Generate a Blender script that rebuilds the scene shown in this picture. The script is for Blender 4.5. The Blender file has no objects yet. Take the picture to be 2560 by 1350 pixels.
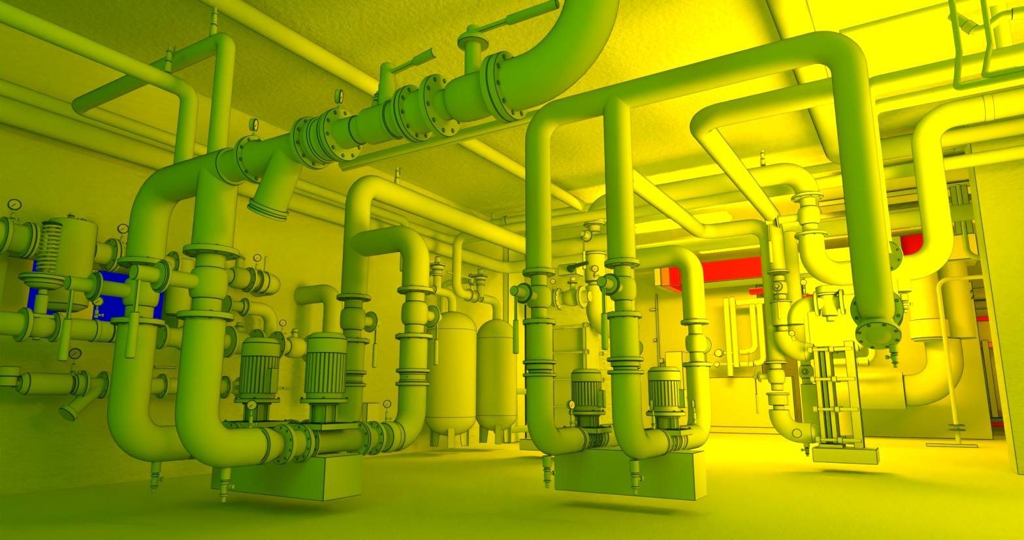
import bpy, bmesh, math, random
from mathutils import Vector, Matrix
random.seed(4)
scn = bpy.context.scene
COL = scn.collection
V = Vector

# ---------------------------------------------------------------- materials
def newmat(name):
    m = bpy.data.materials.new(name); m.use_nodes = True
    nt = m.node_tree; b = nt.nodes['Principled BSDF']
    return m, nt, b

def paint(name, col, rough=0.75, coat=None):
    m, nt, b = newmat(name)
    b.inputs['Base Color'].default_value = (*col, 1)
    b.inputs['Roughness'].default_value = rough
    b.inputs['Specular IOR Level'].default_value = 0.0
    if coat:                                   # tinted clear lacquer over the paint
        b.inputs['Coat Weight'].default_value = 1.0
        b.inputs['Coat IOR'].default_value = 1.0
        b.inputs['Coat Roughness'].default_value = 0.6
        b.inputs['Coat Tint'].default_value = (*coat, 1)
    return m

def plaster(name, col, scale, strength, dist=0.02, detail=6, stretch=(1, 1, 1)):
    m, nt, b = newmat(name)
    b.inputs['Base Color'].default_value = (*col, 1)
    b.inputs['Roughness'].default_value = 0.9
    b.inputs['Specular IOR Level'].default_value = 0.0
    tc = nt.nodes.new('ShaderNodeTexCoord'); mp = nt.nodes.new('ShaderNodeMapping')
    mp.inputs['Scale'].default_value = stretch
    n1 = nt.nodes.new('ShaderNodeTexNoise'); n1.inputs['Scale'].default_value = scale
    n1.inputs['Detail'].default_value = detail; n1.inputs['Roughness'].default_value = 0.6
    bp = nt.nodes.new('ShaderNodeBump'); bp.inputs['Strength'].default_value = strength
    bp.inputs['Distance'].default_value = dist
    nt.links.new(tc.outputs['Object'], mp.inputs['Vector']); nt.links.new(mp.outputs['Vector'], n1.inputs['Vector'])
    nt.links.new(n1.outputs['Fac'], bp.inputs['Height']); nt.links.new(bp.outputs['Normal'], b.inputs['Normal'])
    return m

YEL = (0.50, 0.62, 0.0)
M = {}
M['pipe'] = paint('yellow_pipe_paint', (0.60, 0.80, 0.0), 0.8, coat=(0.82, 0.86, 1.0))
M['equip'] = paint('yellow_equipment_paint', (0.60, 0.80, 0.0), 0.8, coat=(0.82, 0.86, 1.0))
M['cast'] = paint('cast_iron_yellow', (0.54, 0.73, 0.0), 0.8, coat=(0.84, 0.87, 1.0))
M['panel'] = paint('yellow_panel', (0.47, 0.66, 0.0), 0.85)
M['pale'] = paint('lit_window_panel', (0.88, 0.90, 0.0), 0.7)  # light falling on the window recess panels, put into a lighter base colour
M['block'] = paint('yellow_concrete_block', (0.47, 0.66, 0.0), 0.9)
M['seam'] = paint('dark_green_seam', (0.02, 0.09, 0.0), 0.9)
M['bolt'] = paint('dark_bolt', (0.10, 0.26, 0.004), 0.8)
M['dial'] = paint('pale_dial', (0.62, 0.66, 0.0), 0.6)
M['dark'] = paint('dark_metal', (0.02, 0.10, 0.005), 0.8)
M['red'] = paint('red_glow_paint', (0.95, 0.006, 0.0), 0.8)  # strongest light on far faces, painted as red base colour
M['orange'] = paint('orange_glow_paint', (0.95, 0.22, 0.0), 0.8)  # strong light just below the red level, painted as base colour
M['wall'] = plaster('rough_plaster', (0.47, 0.66, 0.0), 7.0, 0.7, 0.05, 8, (1, 1, 2.0))
M['ceil'] = plaster('rough_ceiling', (0.47, 0.66, 0.0), 16.0, 0.8, 0.03, 8)
M['floor'] = plaster('sandy_screed', (0.47, 0.66, 0.0), 70.0, 0.6, 0.012, 4)
M['wallred'] = paint('red_orange_wall', (0.95, 0.30, 0.0), 0.9)

def glass_mat():
    m = bpy.data.materials.new('window_glass'); m.use_nodes = True
    nt = m.node_tree; nt.nodes.clear()
    o = nt.nodes.new('ShaderNodeOutputMaterial'); t = nt.nodes.new('ShaderNodeBsdfTransparent')
    t.inputs['Color'].default_value = (0.9, 0.95, 1, 1)
    nt.links.new(t.outputs[0], o.inputs[0])
    return m
M['glass'] = glass_mat()
def lamp_mat():
    m = bpy.data.materials.new('lamp_diffuser'); m.use_nodes = True
    b = m.node_tree.nodes['Principled BSDF']
    b.inputs['Base Color'].default_value = (0.9, 0.8, 0, 1)
    b.inputs['Emission Color'].default_value = (1, 0.84, 0, 1); b.inputs['Emission Strength'].default_value = 1.0
    return m
M['lamp'] = lamp_mat()

# ---------------------------------------------------------------- object helpers
def wpos(o):
    p = V(o.location)
    while o.parent:
        o = o.parent; p = p + V(o.location)
    return p

def link(o, loc, parent=None):
    COL.objects.link(o)
    if parent is not None:
        o.parent = parent
        o.location = V(loc) - wpos(parent)
    else:
        o.location = V(loc)
    return o

def tag(o, label=None, cat=None, group=None, kind=None):
    if label: o['label'] = label
    if cat: o['category'] = cat
    if group: o['group'] = group
    if kind: o['kind'] = kind
    return o

def thing(name, label, cat, loc, group=None):
    o = bpy.data.objects.new(name, None); o.empty_display_size = 0.05
    link(o, loc); return tag(o, label, cat, group)

def finish(name, bm, mat, parent=None, w=0.0035, sharp=32, loc=None, smooth=True, bevel=True):
    """weld, draw a narrow dark seam along every hard edge, shade smooth, link as ONE object at its own base"""
    bmesh.ops.remove_doubles(bm, verts=bm.verts, dist=1e-6)
    bmesh.ops.recalc_face_normals(bm, faces=bm.faces)
    if bevel and w > 0:
        ca = math.cos(math.radians(sharp))
        es = [e for e in bm.edges if len(e.link_faces) == 2 and e.link_faces[0].normal.dot(e.link_faces[1].normal) < ca]
        if es:
            bmesh.ops.bevel(bm, geom=es, offset=w, offset_type='OFFSET', segments=1, profile=0.5,
                            affect='EDGES', material=1, clamp_overlap=True)
    if loc is None:
        if bm.verts:
            xs = [v.co.x for v in bm.verts]; ys = [v.co.y for v in bm.verts]; zs = [v.co.z for v in bm.verts]
            loc = V(((min(xs)+max(xs))/2, (min(ys)+max(ys))/2, min(zs)))
        else: loc = V((0, 0, 0))
    loc = V(loc)
    bmesh.ops.translate(bm, verts=bm.verts, vec=-loc)
    if smooth:
        ca2 = math.cos(math.radians(40))
        for f in bm.faces: f.smooth = True
        for e in bm.edges:
            if len(e.link_faces) == 2 and e.link_faces[0].normal.dot(e.link_faces[1].normal) < ca2: e.smooth = False
    me = bpy.data.meshes.new(name); bm.to_mesh(me); bm.free()
    me.materials.append(M[mat] if isinstance(mat, str) else mat); me.materials.append(M['seam'])
    o = bpy.data.objects.new(name, me)
    return link(o, loc, parent)

def frame(ax):
    ax = V(ax).normalized()
    t = V((0, 0, 1)) if abs(ax.z) < 0.9 else V((0, 1, 0))
    u = t.cross(ax).normalized(); v = ax.cross(u)
    return ax, u, v

AX = {'x': V((1, 0, 0)), 'y': V((0, 1, 0)), 'z': V((0, 0, 1)), '-x': V((-1, 0, 0)), '-y': V((0, -1, 0)), '-z': V((0, 0, -1))}
def axv(a): return AX[a] if isinstance(a, str) else V(a).normalized()

def add_rev(bm, o, ax, prof, seg=32, closed=True):
    """surface of revolution: prof = [(distance along axis, radius), ...]"""
    o = V(o); a, u, v = frame(axv(ax)); rings = []
    for s, r in prof:
        if r < 1e-5: rings.append([bm.verts.new(o + a*s)])
        else: rings.append([bm.verts.new(o + a*s + (u*math.cos(2*math.pi*i/seg) + v*math.sin(2*math.pi*i/seg))*r) for i in range(seg)])
    for A, B in zip(rings[:-1], rings[1:]):
        for i in range(seg):
            j = (i+1) % seg
            if len(A) == 1 and len(B) == 1: continue
            if len(A) == 1: bm.faces.new((A[0], B[i], B[j]))
            elif len(B) == 1: bm.faces.new((A[i], A[j], B[0]))
            else: bm.faces.new((A[i], A[j], B[j], B[i]))
    if closed:
        if len(rings[0]) > 1: bm.faces.new(rings[0][::-1])
        if len(rings[-1]) > 1: bm.faces.new(rings[-1])

def rev(name, parent, o, ax, prof, mat='pipe', w=0.0035, seg=32, sharp=32, closed=True):
    bm = bmesh.new(); add_rev(bm, o, ax, prof, seg, closed)
    return finish(name, bm, mat, parent, w, sharp)

def add_box(bm, lo, hi):
    lo = V(lo); hi = V(hi)
    vs = [bm.verts.new((x, y, z)) for x in (lo.x, hi.x) for y in (lo.y, hi.y) for z in (lo.z, hi.z)]
    for q in ((0, 1, 3, 2), (4, 6, 7, 5), (0, 4, 5, 1), (2, 3, 7, 6), (0, 2, 6, 4), (1, 5, 7, 3)):
        bm.faces.new([vs[i] for i in q])

def box(name, parent, lo, hi, mat='panel', w=0.004):
    bm = bmesh.new(); add_box(bm, lo, hi)
    return finish(name, bm, mat, parent, w, smooth=False)

def add_bar(bm, p, q, a, b, up=(0, 0, 1)):
    """square bar from p to q, a wide and b deep"""
    p = V(p); q = V(q); d = (q-p).normalized(); s = d.cross(V(up))
    if s.length < 1e-4: s = d.cross(V((0, 1, 0)))
    s.normalize(); t = s.cross(d)
    vs = [[bm.verts.new(c + s*x*a/2 + t*y*b/2) for x, y in ((-1, -1), (1, -1), (1, 1), (-1, 1))] for c in (p, q)]
    for i in range(4):
        j = (i+1) % 4; bm.faces.new((vs[0][i], vs[0][j], vs[1][j], vs[1][i]))
    bm.faces.new(vs[0][::-1]); bm.faces.new(vs[1])

def path(pts, bend, nb=10):
    """polyline with round bends -> [(point, tangent)]"""
    pts = [V(p) for p in pts]; out = []
    n = len(pts); prev_end = pts[0]
    out.append((pts[0], (pts[1]-pts[0]).normalized()))
    for i in range(1, n-1):
        a = (pts[i]-pts[i-1]); b = (pts[i+1]-pts[i])
        da, db = a.normalized(), b.normalized(); ang = da.angle(db)
        if ang < 0.02: continue
        t = bend*math.tan(ang/2)
        t = min(t, a.length*(0.98 if i == 1 else 0.49), b.length*(0.98 if i == n-2 else 0.49)); R = t/math.tan(ang/2)
        nrm = (db - da*da.dot(db)).normalized(); c = pts[i] - da*t + nrm*R
        for k in range(nb+1):
            f = ang*k/nb
            p = c - nrm*R*math.cos(f) + da*R*math.sin(f)
            out.append((p, (da*math.cos(f) + nrm*math.sin(f)).normalized()))
    out.append((pts[-1], (pts[-1]-pts[-2]).normalized()))
    return out

def add_tube(bm, pts, r, bend=0.1, seg=28, caps=True, nb=10):
    sec = path(pts, bend, nb); rings = []
    a, u, v = frame(sec[0][1])
    for i, (p, t) in enumerate(sec):
        if i:
            q = sec[i-1][1].rotation_difference(t); u = q @ u
            u = (u - t*u.dot(t)).normalized()
        v = t.cross(u)
        rings.append([bm.verts.new(p + (u*math.cos(2*math.pi*k/seg) + v*math.sin(2*math.pi*k/seg))*r) for k in range(seg)])
    for A, B in zip(rings[:-1], rings[1:]):
        if (A[0].co-B[0].co).length < 1e-6 and (A[seg//2].co-B[seg//2].co).length < 1e-6: continue
        for i in range(seg):
            j = (i+1) % seg; bm.faces.new((A[i], A[j], B[j], B[i]))
    if caps:
        bm.faces.new(rings[0][::-1]); bm.faces.new(rings[-1])

def tube(name, parent, pts, r, bend=0.1, mat='pipe', w=0.0035, seg=28, nb=10):
    bm = bmesh.new(); add_tube(bm, pts, r, bend, seg, True, nb)
    return finish(name, bm, mat, parent, w, 50)

def pipe(name, label, cat, pts, r, bend, w=0.0035, group=None, mat='pipe', branches=(), seg=32):
    """a pipe run: ONE mesh, branches = further (pts, r, bend) welded on"""
    bm = bmesh.new(); add_tube(bm, pts, r, bend, seg, True, 12)
    for bp, br, bb in branches: add_tube(bm, bp, br, bb, seg, True, 12)
    return tag(finish(name, bm, mat, None, w, 50, loc=pts[0]), label, cat, group)

BOLTS = {}
def flange(parent, c, ax, r, t, n=0, pcd=None, rb=None, w=0.0035, mat='cast', hole=0, seg=40, name='flange'):
    """disc centred on c along ax (t thick) with n bolt heads as its own small parts"""
    a, u, v = frame(axv(ax)); c = V(c)
    f = rev(name, parent, c - a*t/2, a, [(0, r), (t, r)], mat, w, seg)
    if n:
        pcd = pcd or r*0.84; rb = rb or r*0.075
        key = (round(rb, 4), round(t, 4), tuple(round(x, 3) for x in a))
        for k in range(n):
            ang = 2*math.pi*(k+0.5)/n
            p = c + (u*math.cos(ang) + v*math.sin(ang))*pcd
            if key not in BOLTS:
                bm = bmesh.new(); add_rev(bm, p - a*(t/2+rb*0.5), a, [(0, rb), (t+rb, rb)], 10)
                o = finish('bolt', bm, 'bolt', f, w*0.8, 40, loc=p); BOLTS[key] = o.data
            else:
                o = bpy.data.objects.new('bolt', BOLTS[key]); link(o, p, f)
    return f

def valve(label, c, ax, L, rn, rb, stem, Ls, rs, disc, rd, rk, lever, Ll, lw, group=None, w=0.0035, fl=None, nb=8, name='ball_valve', seg=36, blever=True):
    """ball valve: bulged body on axis ax, stem with disc and cap, hanging lever.
    fl = (radius, thickness) of the two end flanges"""
    a = axv(ax); s = axv(stem); c = V(c)
    t = thing(name, label, 'valve', c, group)
    h = L/2; b = rb*0.86
    prof = [(-h, rn), (-b, rn)]
    for k in range(1, 12):
        f = -1 + 2*k/12.0; prof.append((b*f, rn + (rb-rn)*math.sqrt(max(0, 1-abs(f)**3.2))))
    prof += [(b, rn), (h, rn)]
    rev('body', t, c, a, prof, 'cast', w, seg, 40)
    if fl:
        for sg in (-1, 1): flange(t, c + a*(h*sg), a, fl[0], fl[1], nb, w=w)
    rev('stem', t, c, s, [(rb*0.7, rs), (Ls*disc, rs)], 'cast', w, 24)
    rev('stem_flange', t, c, s, [(Ls*disc-rd*0.12, rd*0.93), (Ls*disc-rd*0.12, rd), (Ls*disc+rd*0.1, rd), (Ls*disc+rd*0.1, rd*0.86), (Ls*disc+rd*0.22, rd*0.86)], 'cast', w, 28)
    rev('stem_cap', t, c, s, [(Ls*disc, rk), (Ls, rk)], 'cast', w, 24)
    if Ll > 0:
        d = axv(lever); p = c + s*(Ls - rk*0.75)
        bm = bmesh.new(); add_bar(bm, p + d*rk*0.6, p + d*Ll*0.5, lw*0.55, lw*0.45, up=s)
        finish('lever', bm, 'cast', t, w*0.8, smooth=False)
        rev('grip', t, p, d, [(Ll*0.46, lw*0.30), (Ll*0.47, lw*0.52), (Ll*0.98, lw*0.58), (Ll, lw*0.5)], 'cast', w*0.8, 16)
    return t

def gauge(label, p, h, rd, face, group=None, w=0.003, side=True, up=(0, 0, 1), mat='cast'):
    """pressure gauge: cock and stem from p, dial case turned to face, needle"""
    p = V(p); u = V(up).normalized(); f = V(face).normalized()
    t = thing('pressure_gauge', label, 'gauge', p, group)
    hs = h - rd; e = rd*0.30
    rev('siphon', t, p, u, [(0, e*1.1), (hs*0.25, e*1.1), (hs*0.25, e*1.5), (hs*0.32, e*1.5), (hs*0.32, e*1.05), (hs*0.72, e*1.05), (hs*0.74, e*0.5), (hs*1.05, e*0.5)], 'cast', w*0.8, 14)
    if side:
        sd = f.cross(u).normalized()
        rev('cock_handle', t, p + u*hs*0.28, -sd, [(0, e*0.6), (rd*0.85, e*0.6), (rd*0.85, e*1.0), (rd*1.25, e*1.0)], 'cast', w*0.8, 12)
    c = p + u*h
    rev('gauge_case', t, c, f, [(-rd*0.55, rd*0.92), (-rd*0.5, rd*0.96), (rd*0.12, rd*0.96)], 'cast', w*1.3, 28)
    rev('bezel', t, c, f, [(rd*0.08, rd), (rd*0.25, rd), (rd*0.25, rd*0.82), (rd*0.16, rd*0.80), (rd*0.16, 0)], 'dark', 0, 28, closed=False)
    rev('dial', t, c, f, [(rd*0.17, rd*0.80), (rd*0.19, rd*0.80)], 'dial', 0, 28)
    sd = f.cross(u).normalized(); d = (sd*0.7 - u*0.7).normalized()
    bm = bmesh.new(); q = c + f*rd*0.22
    add_bar(bm, q - d*rd*0.2, q + d*rd*0.6, rd*0.12, rd*0.04, up=f)
    finish('needle', bm, 'dark', t, 0, smooth=False)
    return t

def small_valve(name, label, p, d, h, r, group=None, w=0.002, side=(1, 0, 0), lever=None):
    """small drain or vent cock: socket, body, nut, outlet; optional lever (length) beside it"""
    p = V(p); d = V(d).normalized(); t = thing(name, label, 'valve', p, group)
    rev('socket', t, p, d, [(0, r*1.15), (h*0.36, r*1.15)], 'cast', w, 16)
    rev('body', t, p + d*h*0.36, d, [(0, r*0.75), (h*0.05, r*0.75), (h*0.05, r*1.0), (h*0.12, r*1.0), (h*0.12, r*0.7), (h*0.26, r*0.9), (h*0.34, r*0.7), (h*0.40, r*0.7)], 'cast', w, 14)
    rev('outlet', t, p + d*h*0.76, d, [(0, r*0.95), (h*0.06, r*0.95), (h*0.06, r*0.5), (h*0.24, r*0.5)], 'cast', w, 12)
    s = V(side).normalized()
    if lever is None:
        rev('side_knob', t, p + d*h*0.55, s, [(0, r*0.35), (r*1.6, r*0.35), (r*1.6, r*0.6), (r*2.3, r*0.6)], 'cast', w, 12)
    else:
        bm = bmesh.new(); q = p + d*h*0.55
        add_bar(bm, q, q + s*r*1.6 + d*h*0.12, r*0.7, r*0.3); add_bar(bm, q + s*r*1.6 + d*h*0.12, q + s*r*1.6 + d*(h*0.12+lever), r*0.8, r*0.3)
        finish('lever', bm, 'cast', t, w*0.7, smooth=False)
    return t

def pump(label, x, y, zl, k, rc, y0, y1, zplate, zmf, zfin, zcap, ztop, rm, rf, group, termbox=True, w=0.004):
    """inline pump: casing along y from y0 to y1, square cover, lantern, motor on top.  k = size unit (motor radius)"""
    t = thing('inline_pump', label, 'pump', (x, y, zl - rc), group)
    rev('casing', t, (x, y0, zl), 'y', [(0, rc), (y1-y0, rc)], 'cast', w, 36)
    for yy in (y0, y1): flange(t, (x, yy, zl), 'y', rc*1.62, k*0.14, 8, w=w)
    pr = rf*1.04
    box('cover_plate', t, (x-pr, y-pr, zplate-k*0.34), (x+pr, y+pr, zplate), 'cast', w)
    for sx in (-1, 1):
        for sy in (-1, 1): box('lantern_post', t, (x+sx*k*0.50-k*0.12, y+sy*k*0.34-k*0.10, zplate), (x+sx*k*0.50+k*0.12, y+sy*k*0.34+k*0.10, zmf), 'cast', w)
    rev('shaft_housing', t, (x, y, zplate), 'z', [(0, k*0.48), (zmf-zplate, k*0.48)], 'cast', w, 24)
    rev('lantern_rim', t, (x, y, zmf), 'z', [(-k*0.10, k*0.80), (0, k*0.80)], 'cast', w, 28)
    rev('motor_flange', t, (x, y, zmf), 'z', [(0, rf), (k*0.24, rf)], 'cast', w, 40)
    zf0 = zmf + k*0.24
    bm = bmesh.new(); add_rev(bm, (x, y, zf0), 'z', [(0, rm*0.90), (zfin-zf0, rm*0.90)], 36)
    nf = 30
    for i in range(nf):
        a = 2*math.pi*(i+0.5)/nf; d = V((math.cos(a), math.sin(a), 0)); p = V((x, y, 0)) + d*rm*0.945
        add_bar(bm, p + V((0, 0, zf0+k*0.30)), p + V((0, 0, zfin)), rm*0.165, rm*0.10, up=d)
    motor = finish('motor', bm, 'cast', t, w*0.55, 32, smooth=False)
    rev('fan_cover', t, (x, y, zfin), 'z', [(0, rm), (zcap-zfin, rm), (ztop-zcap+zcap-zfin, rm*0.78)], 'equip', w, 40)
    for i in range(4):
        a = math.pi/4 + math.pi/2*i
        rev('bolt', t, (x+math.cos(a)*rf*0.93, y+math.sin(a)*rf*0.93, zf0), 'z', [(0, k*0.07), (k*0.08, k*0.07)], 'bolt', w*0.5, 8)
        rev('bolt', t, (x+math.cos(a)*pr*1.25, y+math.sin(a)*pr*1.25, zplate), 'z', [(0, k*0.07), (k*0.08, k*0.07)], 'bolt', w*0.5, 8)
    if termbox:
        zb = zf0 + (zfin-zf0)*0.12
        box('terminal_box', t, (x+rm*0.75, y-rm*0.24, zb), (x+rm*1.27, y+rm*0.24, zb+(zfin-zf0)*0.60), 'equip', w)
    return t

def plate_exchanger(label, xs, xe, xc, y0, y1, z0, z1, ztop, group=None, w=0.006, rods=4, xr=None):
    """gasketed plate exchanger: two frame plates, plate pack, carrying bar, tie rods, end column"""
    t = thing('plate_heat_exchanger', label, 'heat exchanger', ((xs+xe)/2, (y0+y1)/2, z0))
    th = 0.055
    box('frame_plate', t, (xs, y0, z0), (xs+th, y1, z1), 'cast', w)
    box('pressure_plate', t, (xe-th, y0, z0), (xe, y1, z1), 'cast', w)
    box('plate_pack', t, (xs+th*1.15, y0+0.06, z0+0.04), (xe-th*1.15, y1-0.06, z1-0.06), 'cast', w*0.7)
    xr = xr or xc
    for yy in (y0-0.03, y1+0.03):
        for i in range(rods):
            zz = z0 + 0.04 + (z1-z0-0.08)*i/(rods-1)
            r = rev('tie_rod', t, (xs-0.05, yy, zz), 'x', [(0, 0.034), (0.05, 0.034), (0.05, 0.016), (xe-xs+0.05, 0.016), (xe-xs+0.05, 0.032), (xe-xs+0.10, 0.032), (xe-xs+0.10, 0.022), (xr-xs-0.05, 0.022)], 'cast', w*0.6, 12)
    ym = (y0+y1)/2
    box('end_column', t, (xc-0.05, ym-0.09, z0-0.05), (xc+0.05, ym+0.09, ztop), 'cast', w)
    box('carrying_bar', t, (xs, ym-0.04, z1-0.06), (xc, ym+0.04, z1+0.0), 'cast', w)
    box('guide_bar', t, (xs, ym-0.03, z0-0.01), (xc, ym+0.03, z0+0.05), 'cast', w)
    box('foot', t, (xs-0.03, y0, z0-0.05), (xs+0.22, y1, z0-0.005), 'cast', w)
    return t

def struct(o): o['kind'] = 'structure'; return o


# ---------------------------------------------------------------- the plant room (metres)
# floor, ceiling, walls
struct(box('floor',None,(-7.52,-3.2,-0.16),(7.2,20.8,0),'floor',0))
struct(box('ceiling',None,(-7.52,-3.2,4.28),(7.2,20.8,4.44),'ceil',0))
bm=bmesh.new()
add_box(bm,(-6.792,-3.2,0),(-6.776,2.496,4.28))
add_box(bm,(-6.792,4.128,0),(-6.776,20.8,4.28))
add_box(bm,(-6.792,2.496,0),(-6.776,4.128,1.352))
add_box(bm,(-6.792,2.496,2.112),(-6.776,4.128,4.28))
struct(finish('wall_left',bm,'wall',None,0,smooth=False))
bm=bmesh.new()
add_box(bm,(-7.1109,2.456,2.112),(-6.7928,4.168,2.152))
add_box(bm,(-7.1109,2.456,1.312),(-6.7928,4.168,1.352))
add_box(bm,(-7.1109,2.456,1.352),(-6.7928,2.496,2.112))
add_box(bm,(-7.1109,4.128,1.352),(-6.7928,4.168,2.112))
wf=finish('window_1',bm,'panel',None,0.002,smooth=False); struct(wf)
box('window_panel',wf,(-7.1109,2.456,1.352),(-7.0869,2.8223,2.112),'pale',0.0057)
box('window_panel',wf,(-7.1109,3.0817,1.352),(-7.0869,3.4082,2.112),'pale',0.0062)
box('window_panel',wf,(-7.1109,4.3841,1.352),(-7.0869,4.4801,2.112),'pale',0.0071)
box('window_pane',wf,(-7.1069,2.8223,1.352),(-7.0989,3.0817,2.112),'glass',0)
box('window_pane',wf,(-7.1069,3.4082,1.352),(-7.0989,4.3841,2.112),'glass',0)
bm=bmesh.new()
add_box(bm,(-6.776,11.36,0),(-6.772,11.4,4.28))
add_box(bm,(-6.6241,11.36,0),(-4.7252,11.4,4.28))
add_box(bm,(-6.772,11.36,2.7421),(-6.6241,11.4,4.28))
add_box(bm,(-6.6241,11.4,0),(-6.5841,12.4,4.28))
add_box(bm,(-6.812,12.4,0),(-6.5841,12.44,4.28))
add_box(bm,(-6.772,11.4,2.7421),(-6.6241,12.4,2.7821))
struct(finish('wall_back',bm,'wall',None,0,smooth=False))
struct(box('trim_1',None,(-6.776,10.725,0),(-6.6552,11.36,4.28),'panel',0.0123))
struct(box('trim_2',None,(-6.7522,11.08,2.6942),(-5.6852,11.36,2.799),'panel',0.0123))
struct(box('wall_far',None,(-7.52,19.2,0),(7.2,19.36,4.28),'wall',0))
struct(box('wall_right',None,(0.824,9.168,0),(7.2,9.904,4.28),'wall',0.0064))
tag(box('plinth_block',None,(-4.8376,3.3456,0.112),(-3.576,3.7176,0.4056),'block',0.0048),'long yellow plinth block under the nearer left pair of pumps','plinth')
a=pipe('suction_header','thick suction header bending down into two legs at the left','pipe',[(-4.5848,2.5032,1.7427),(-4.5848,2.5032,2.2944),(-3.6711,2.5032,2.2944)],0.1244,0.2488,0.0045,branches=[([(-3.8152,2.5032,1.7355),(-3.8152,2.5032,2.2944)],0.1244,0.08)])
flange(a,(-4.5848,2.5032,1.7427),'z',0.1688,0.04,8,w=0.0044)
flange(a,(-3.8152,2.5032,1.7355),'z',0.1688,0.04,8,w=0.004)
rev('pipe_neck',a,(-3.6871,2.5032,2.2944),'x',[(0,0.1033),(0.2522,0.1033)],'pipe',0.0041,32,32)
flange(a,(-3.4429,2.5032,2.2944),'x',0.1536,0.04,10,w=0.0039)
valve('leftmost ball valve with long hanging lever, under the bend of the thick header',(-4.5848,2.5032,1.5351),'z',0.3752,0.088,0.1144,'-y',0.48,0.0496,0.66,0.1,0.0464,'-z',0.496,0.048,group='ball valves on the vertical legs of the left pump pair',w=0.0044)
valve('ball valve with long hanging lever on the second thick leg from the left',(-3.8152,2.5032,1.5272),'z',0.3766,0.088,0.1144,'-y',0.48,0.0496,0.66,0.1,0.0464,'-z',0.496,0.048,group='ball valves on the vertical legs of the left pump pair',w=0.004)
u=pipe('suction_bend','thick U-bend pipe leading into the first pump from the left, behind another U-bend','pipe',[(-4.5848,2.5032,1.3275),(-4.5848,2.5032,0.4952),(-4.5848,2.936,0.4952)],0.1232,0.2464,0.0042)
flange(u,(-4.5848,2.5032,1.3275),'z',0.1664,0.04,8,w=0.0043)
rev('reducer',u,(-4.5848,2.936,0.4952),'y',[(0,0.101),(0.0316,0.101),(0.0316,0.1232),(0.0765,0.1232),(0.1754,0.0896)],'cast',0.0045,32,32)
flange(u,(-4.5848,3.1646,0.4952),'y',0.1344,0.04,10,w=0.0047)
e=thing('expansion_joint','short flanged joint between the back U-bend pipe and its pump','pipe joint',(-4.5848,3.1988,0.4952))
rev('sleeve',e,(-4.5848,3.1748,0.4952),'y',[(0,0.0816),(0.1294,0.0944)],'cast',0.0047,32,32)
flange(e,(-4.5848,3.3258,0.4952),'y',0.132,0.04,10,w=0.0048)
small_valve('drain_cock','drain cock hanging under the back thick U-bend pipe',(-4.5848,2.7374,0.38),(0,0,-1),0.216,0.0272,group='drain cocks under the U-bend pipes',w=0.0027,side=(0.9,0.3,0))
u=pipe('suction_bend','thick U-bend pipe nearest the camera at lower left, leading into the second pump','pipe',[(-3.8152,2.5032,1.3189),(-3.8152,2.5032,0.4952),(-3.8152,2.936,0.4952)],0.1232,0.2464,0.0038)
flange(u,(-3.8152,2.5032,1.3189),'z',0.1664,0.04,8,w=0.0039)
rev('reducer',u,(-3.8152,2.936,0.4952),'y',[(0,0.101),(0.0316,0.101),(0.0316,0.1232),(0.0765,0.1232),(0.1754,0.0896)],'cast',0.0041,32,32)
flange(u,(-3.8152,3.1646,0.4952),'y',0.1344,0.04,10,w=0.0043)
e=thing('expansion_joint','short flanged joint between the nearest U-bend pipe and its pump','pipe joint',(-3.8152,3.1988,0.4952))
rev('sleeve',e,(-3.8152,3.1748,0.4952),'y',[(0,0.0816),(0.1294,0.0944)],'cast',0.0043,32,32)
flange(e,(-3.8152,3.3258,0.4952),'y',0.132,0.04,10,w=0.0044)
small_valve('drain_cock','drain cock hanging under the nearest thick U-bend pipe',(-3.8152,2.7374,0.38),(0,0,-1),0.216,0.0272,group='drain cocks under the U-bend pipes',w=0.0025,side=(0.9,0.3,0))
pump('finned pump motor with a side terminal box, first pump from the left',-4.5848,3.528,0.4952,0.14,0.0864,3.3805,3.8813,0.6316,0.7747,1.1413,1.252,1.2972,0.149,0.1749,'vertical motor pumps of the left pump pair',True,0.005)
pump('finned pump motor without terminal box in view, beside the nearest U-bend pipe',-3.8152,3.528,0.4952,0.14,0.0864,3.3805,3.8813,0.6316,0.7747,1.1413,1.252,1.2972,0.149,0.1749,'vertical motor pumps of the left pump pair',False,0.0047)
p=pipe('discharge_bend','discharge elbow behind the left pumps, rising to a ball valve','pipe',[(-4.5848,4.3206,0.4952),(-4.5848,4.544,0.4952),(-4.5848,4.544,0.9362)],0.124,0.248,0.0058)
flange(p,(-4.5848,4.544,0.9362),'z',0.152,0.032,0,w=0.0059)
rev('pipe_collar',p,(-4.5848,4.1881,0.4952),'y',[(0,0.1141),(0.024,0.1277),(0.08,0.1277),(0.096,0.1116),(0.1405,0.1116)],'cast',0.0055,32,32)
flange(p,(-4.5848,4.0654,0.4952),'y',0.1344,0.04,10,w=0.0054)
e=thing('expansion_joint','short flanged joint after the first pump from the left','pipe joint',(-4.5848,3.9429,0.4952))
rev('sleeve',e,(-4.5848,3.9031,0.4952),'y',[(0,0.08),(0.1531,0.088)],'cast',0.0053,32,32)
flange(e,(-4.5848,3.9207,0.4952),'y',0.1344,0.04,10,w=0.0053)
c=thing('check_valve','wafer check valve between two rings on the back discharge leg, left','valve',(-4.5848,4.544,0.9362),'wafer check valves above the left discharge elbows')
rev('body',c,(-4.5848,4.544,0.9562),'z',[(0,0.1153),(0.0756,0.1153)],'cast',0.0059,32,32)
rev('ring',c,(-4.5848,4.544,0.9522),'z',[(0,0.1228),(0.02,0.1228)],'cast',0.0059,32,32)
rev('ring',c,(-4.5848,4.544,1.0158),'z',[(0,0.1228),(0.02,0.1228)],'cast',0.0059,32,32)
box('name_plate',c,(-4.56,4.425,0.9842),(-4.5501,4.4374,1.0038),'cast',0.0058)
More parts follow.
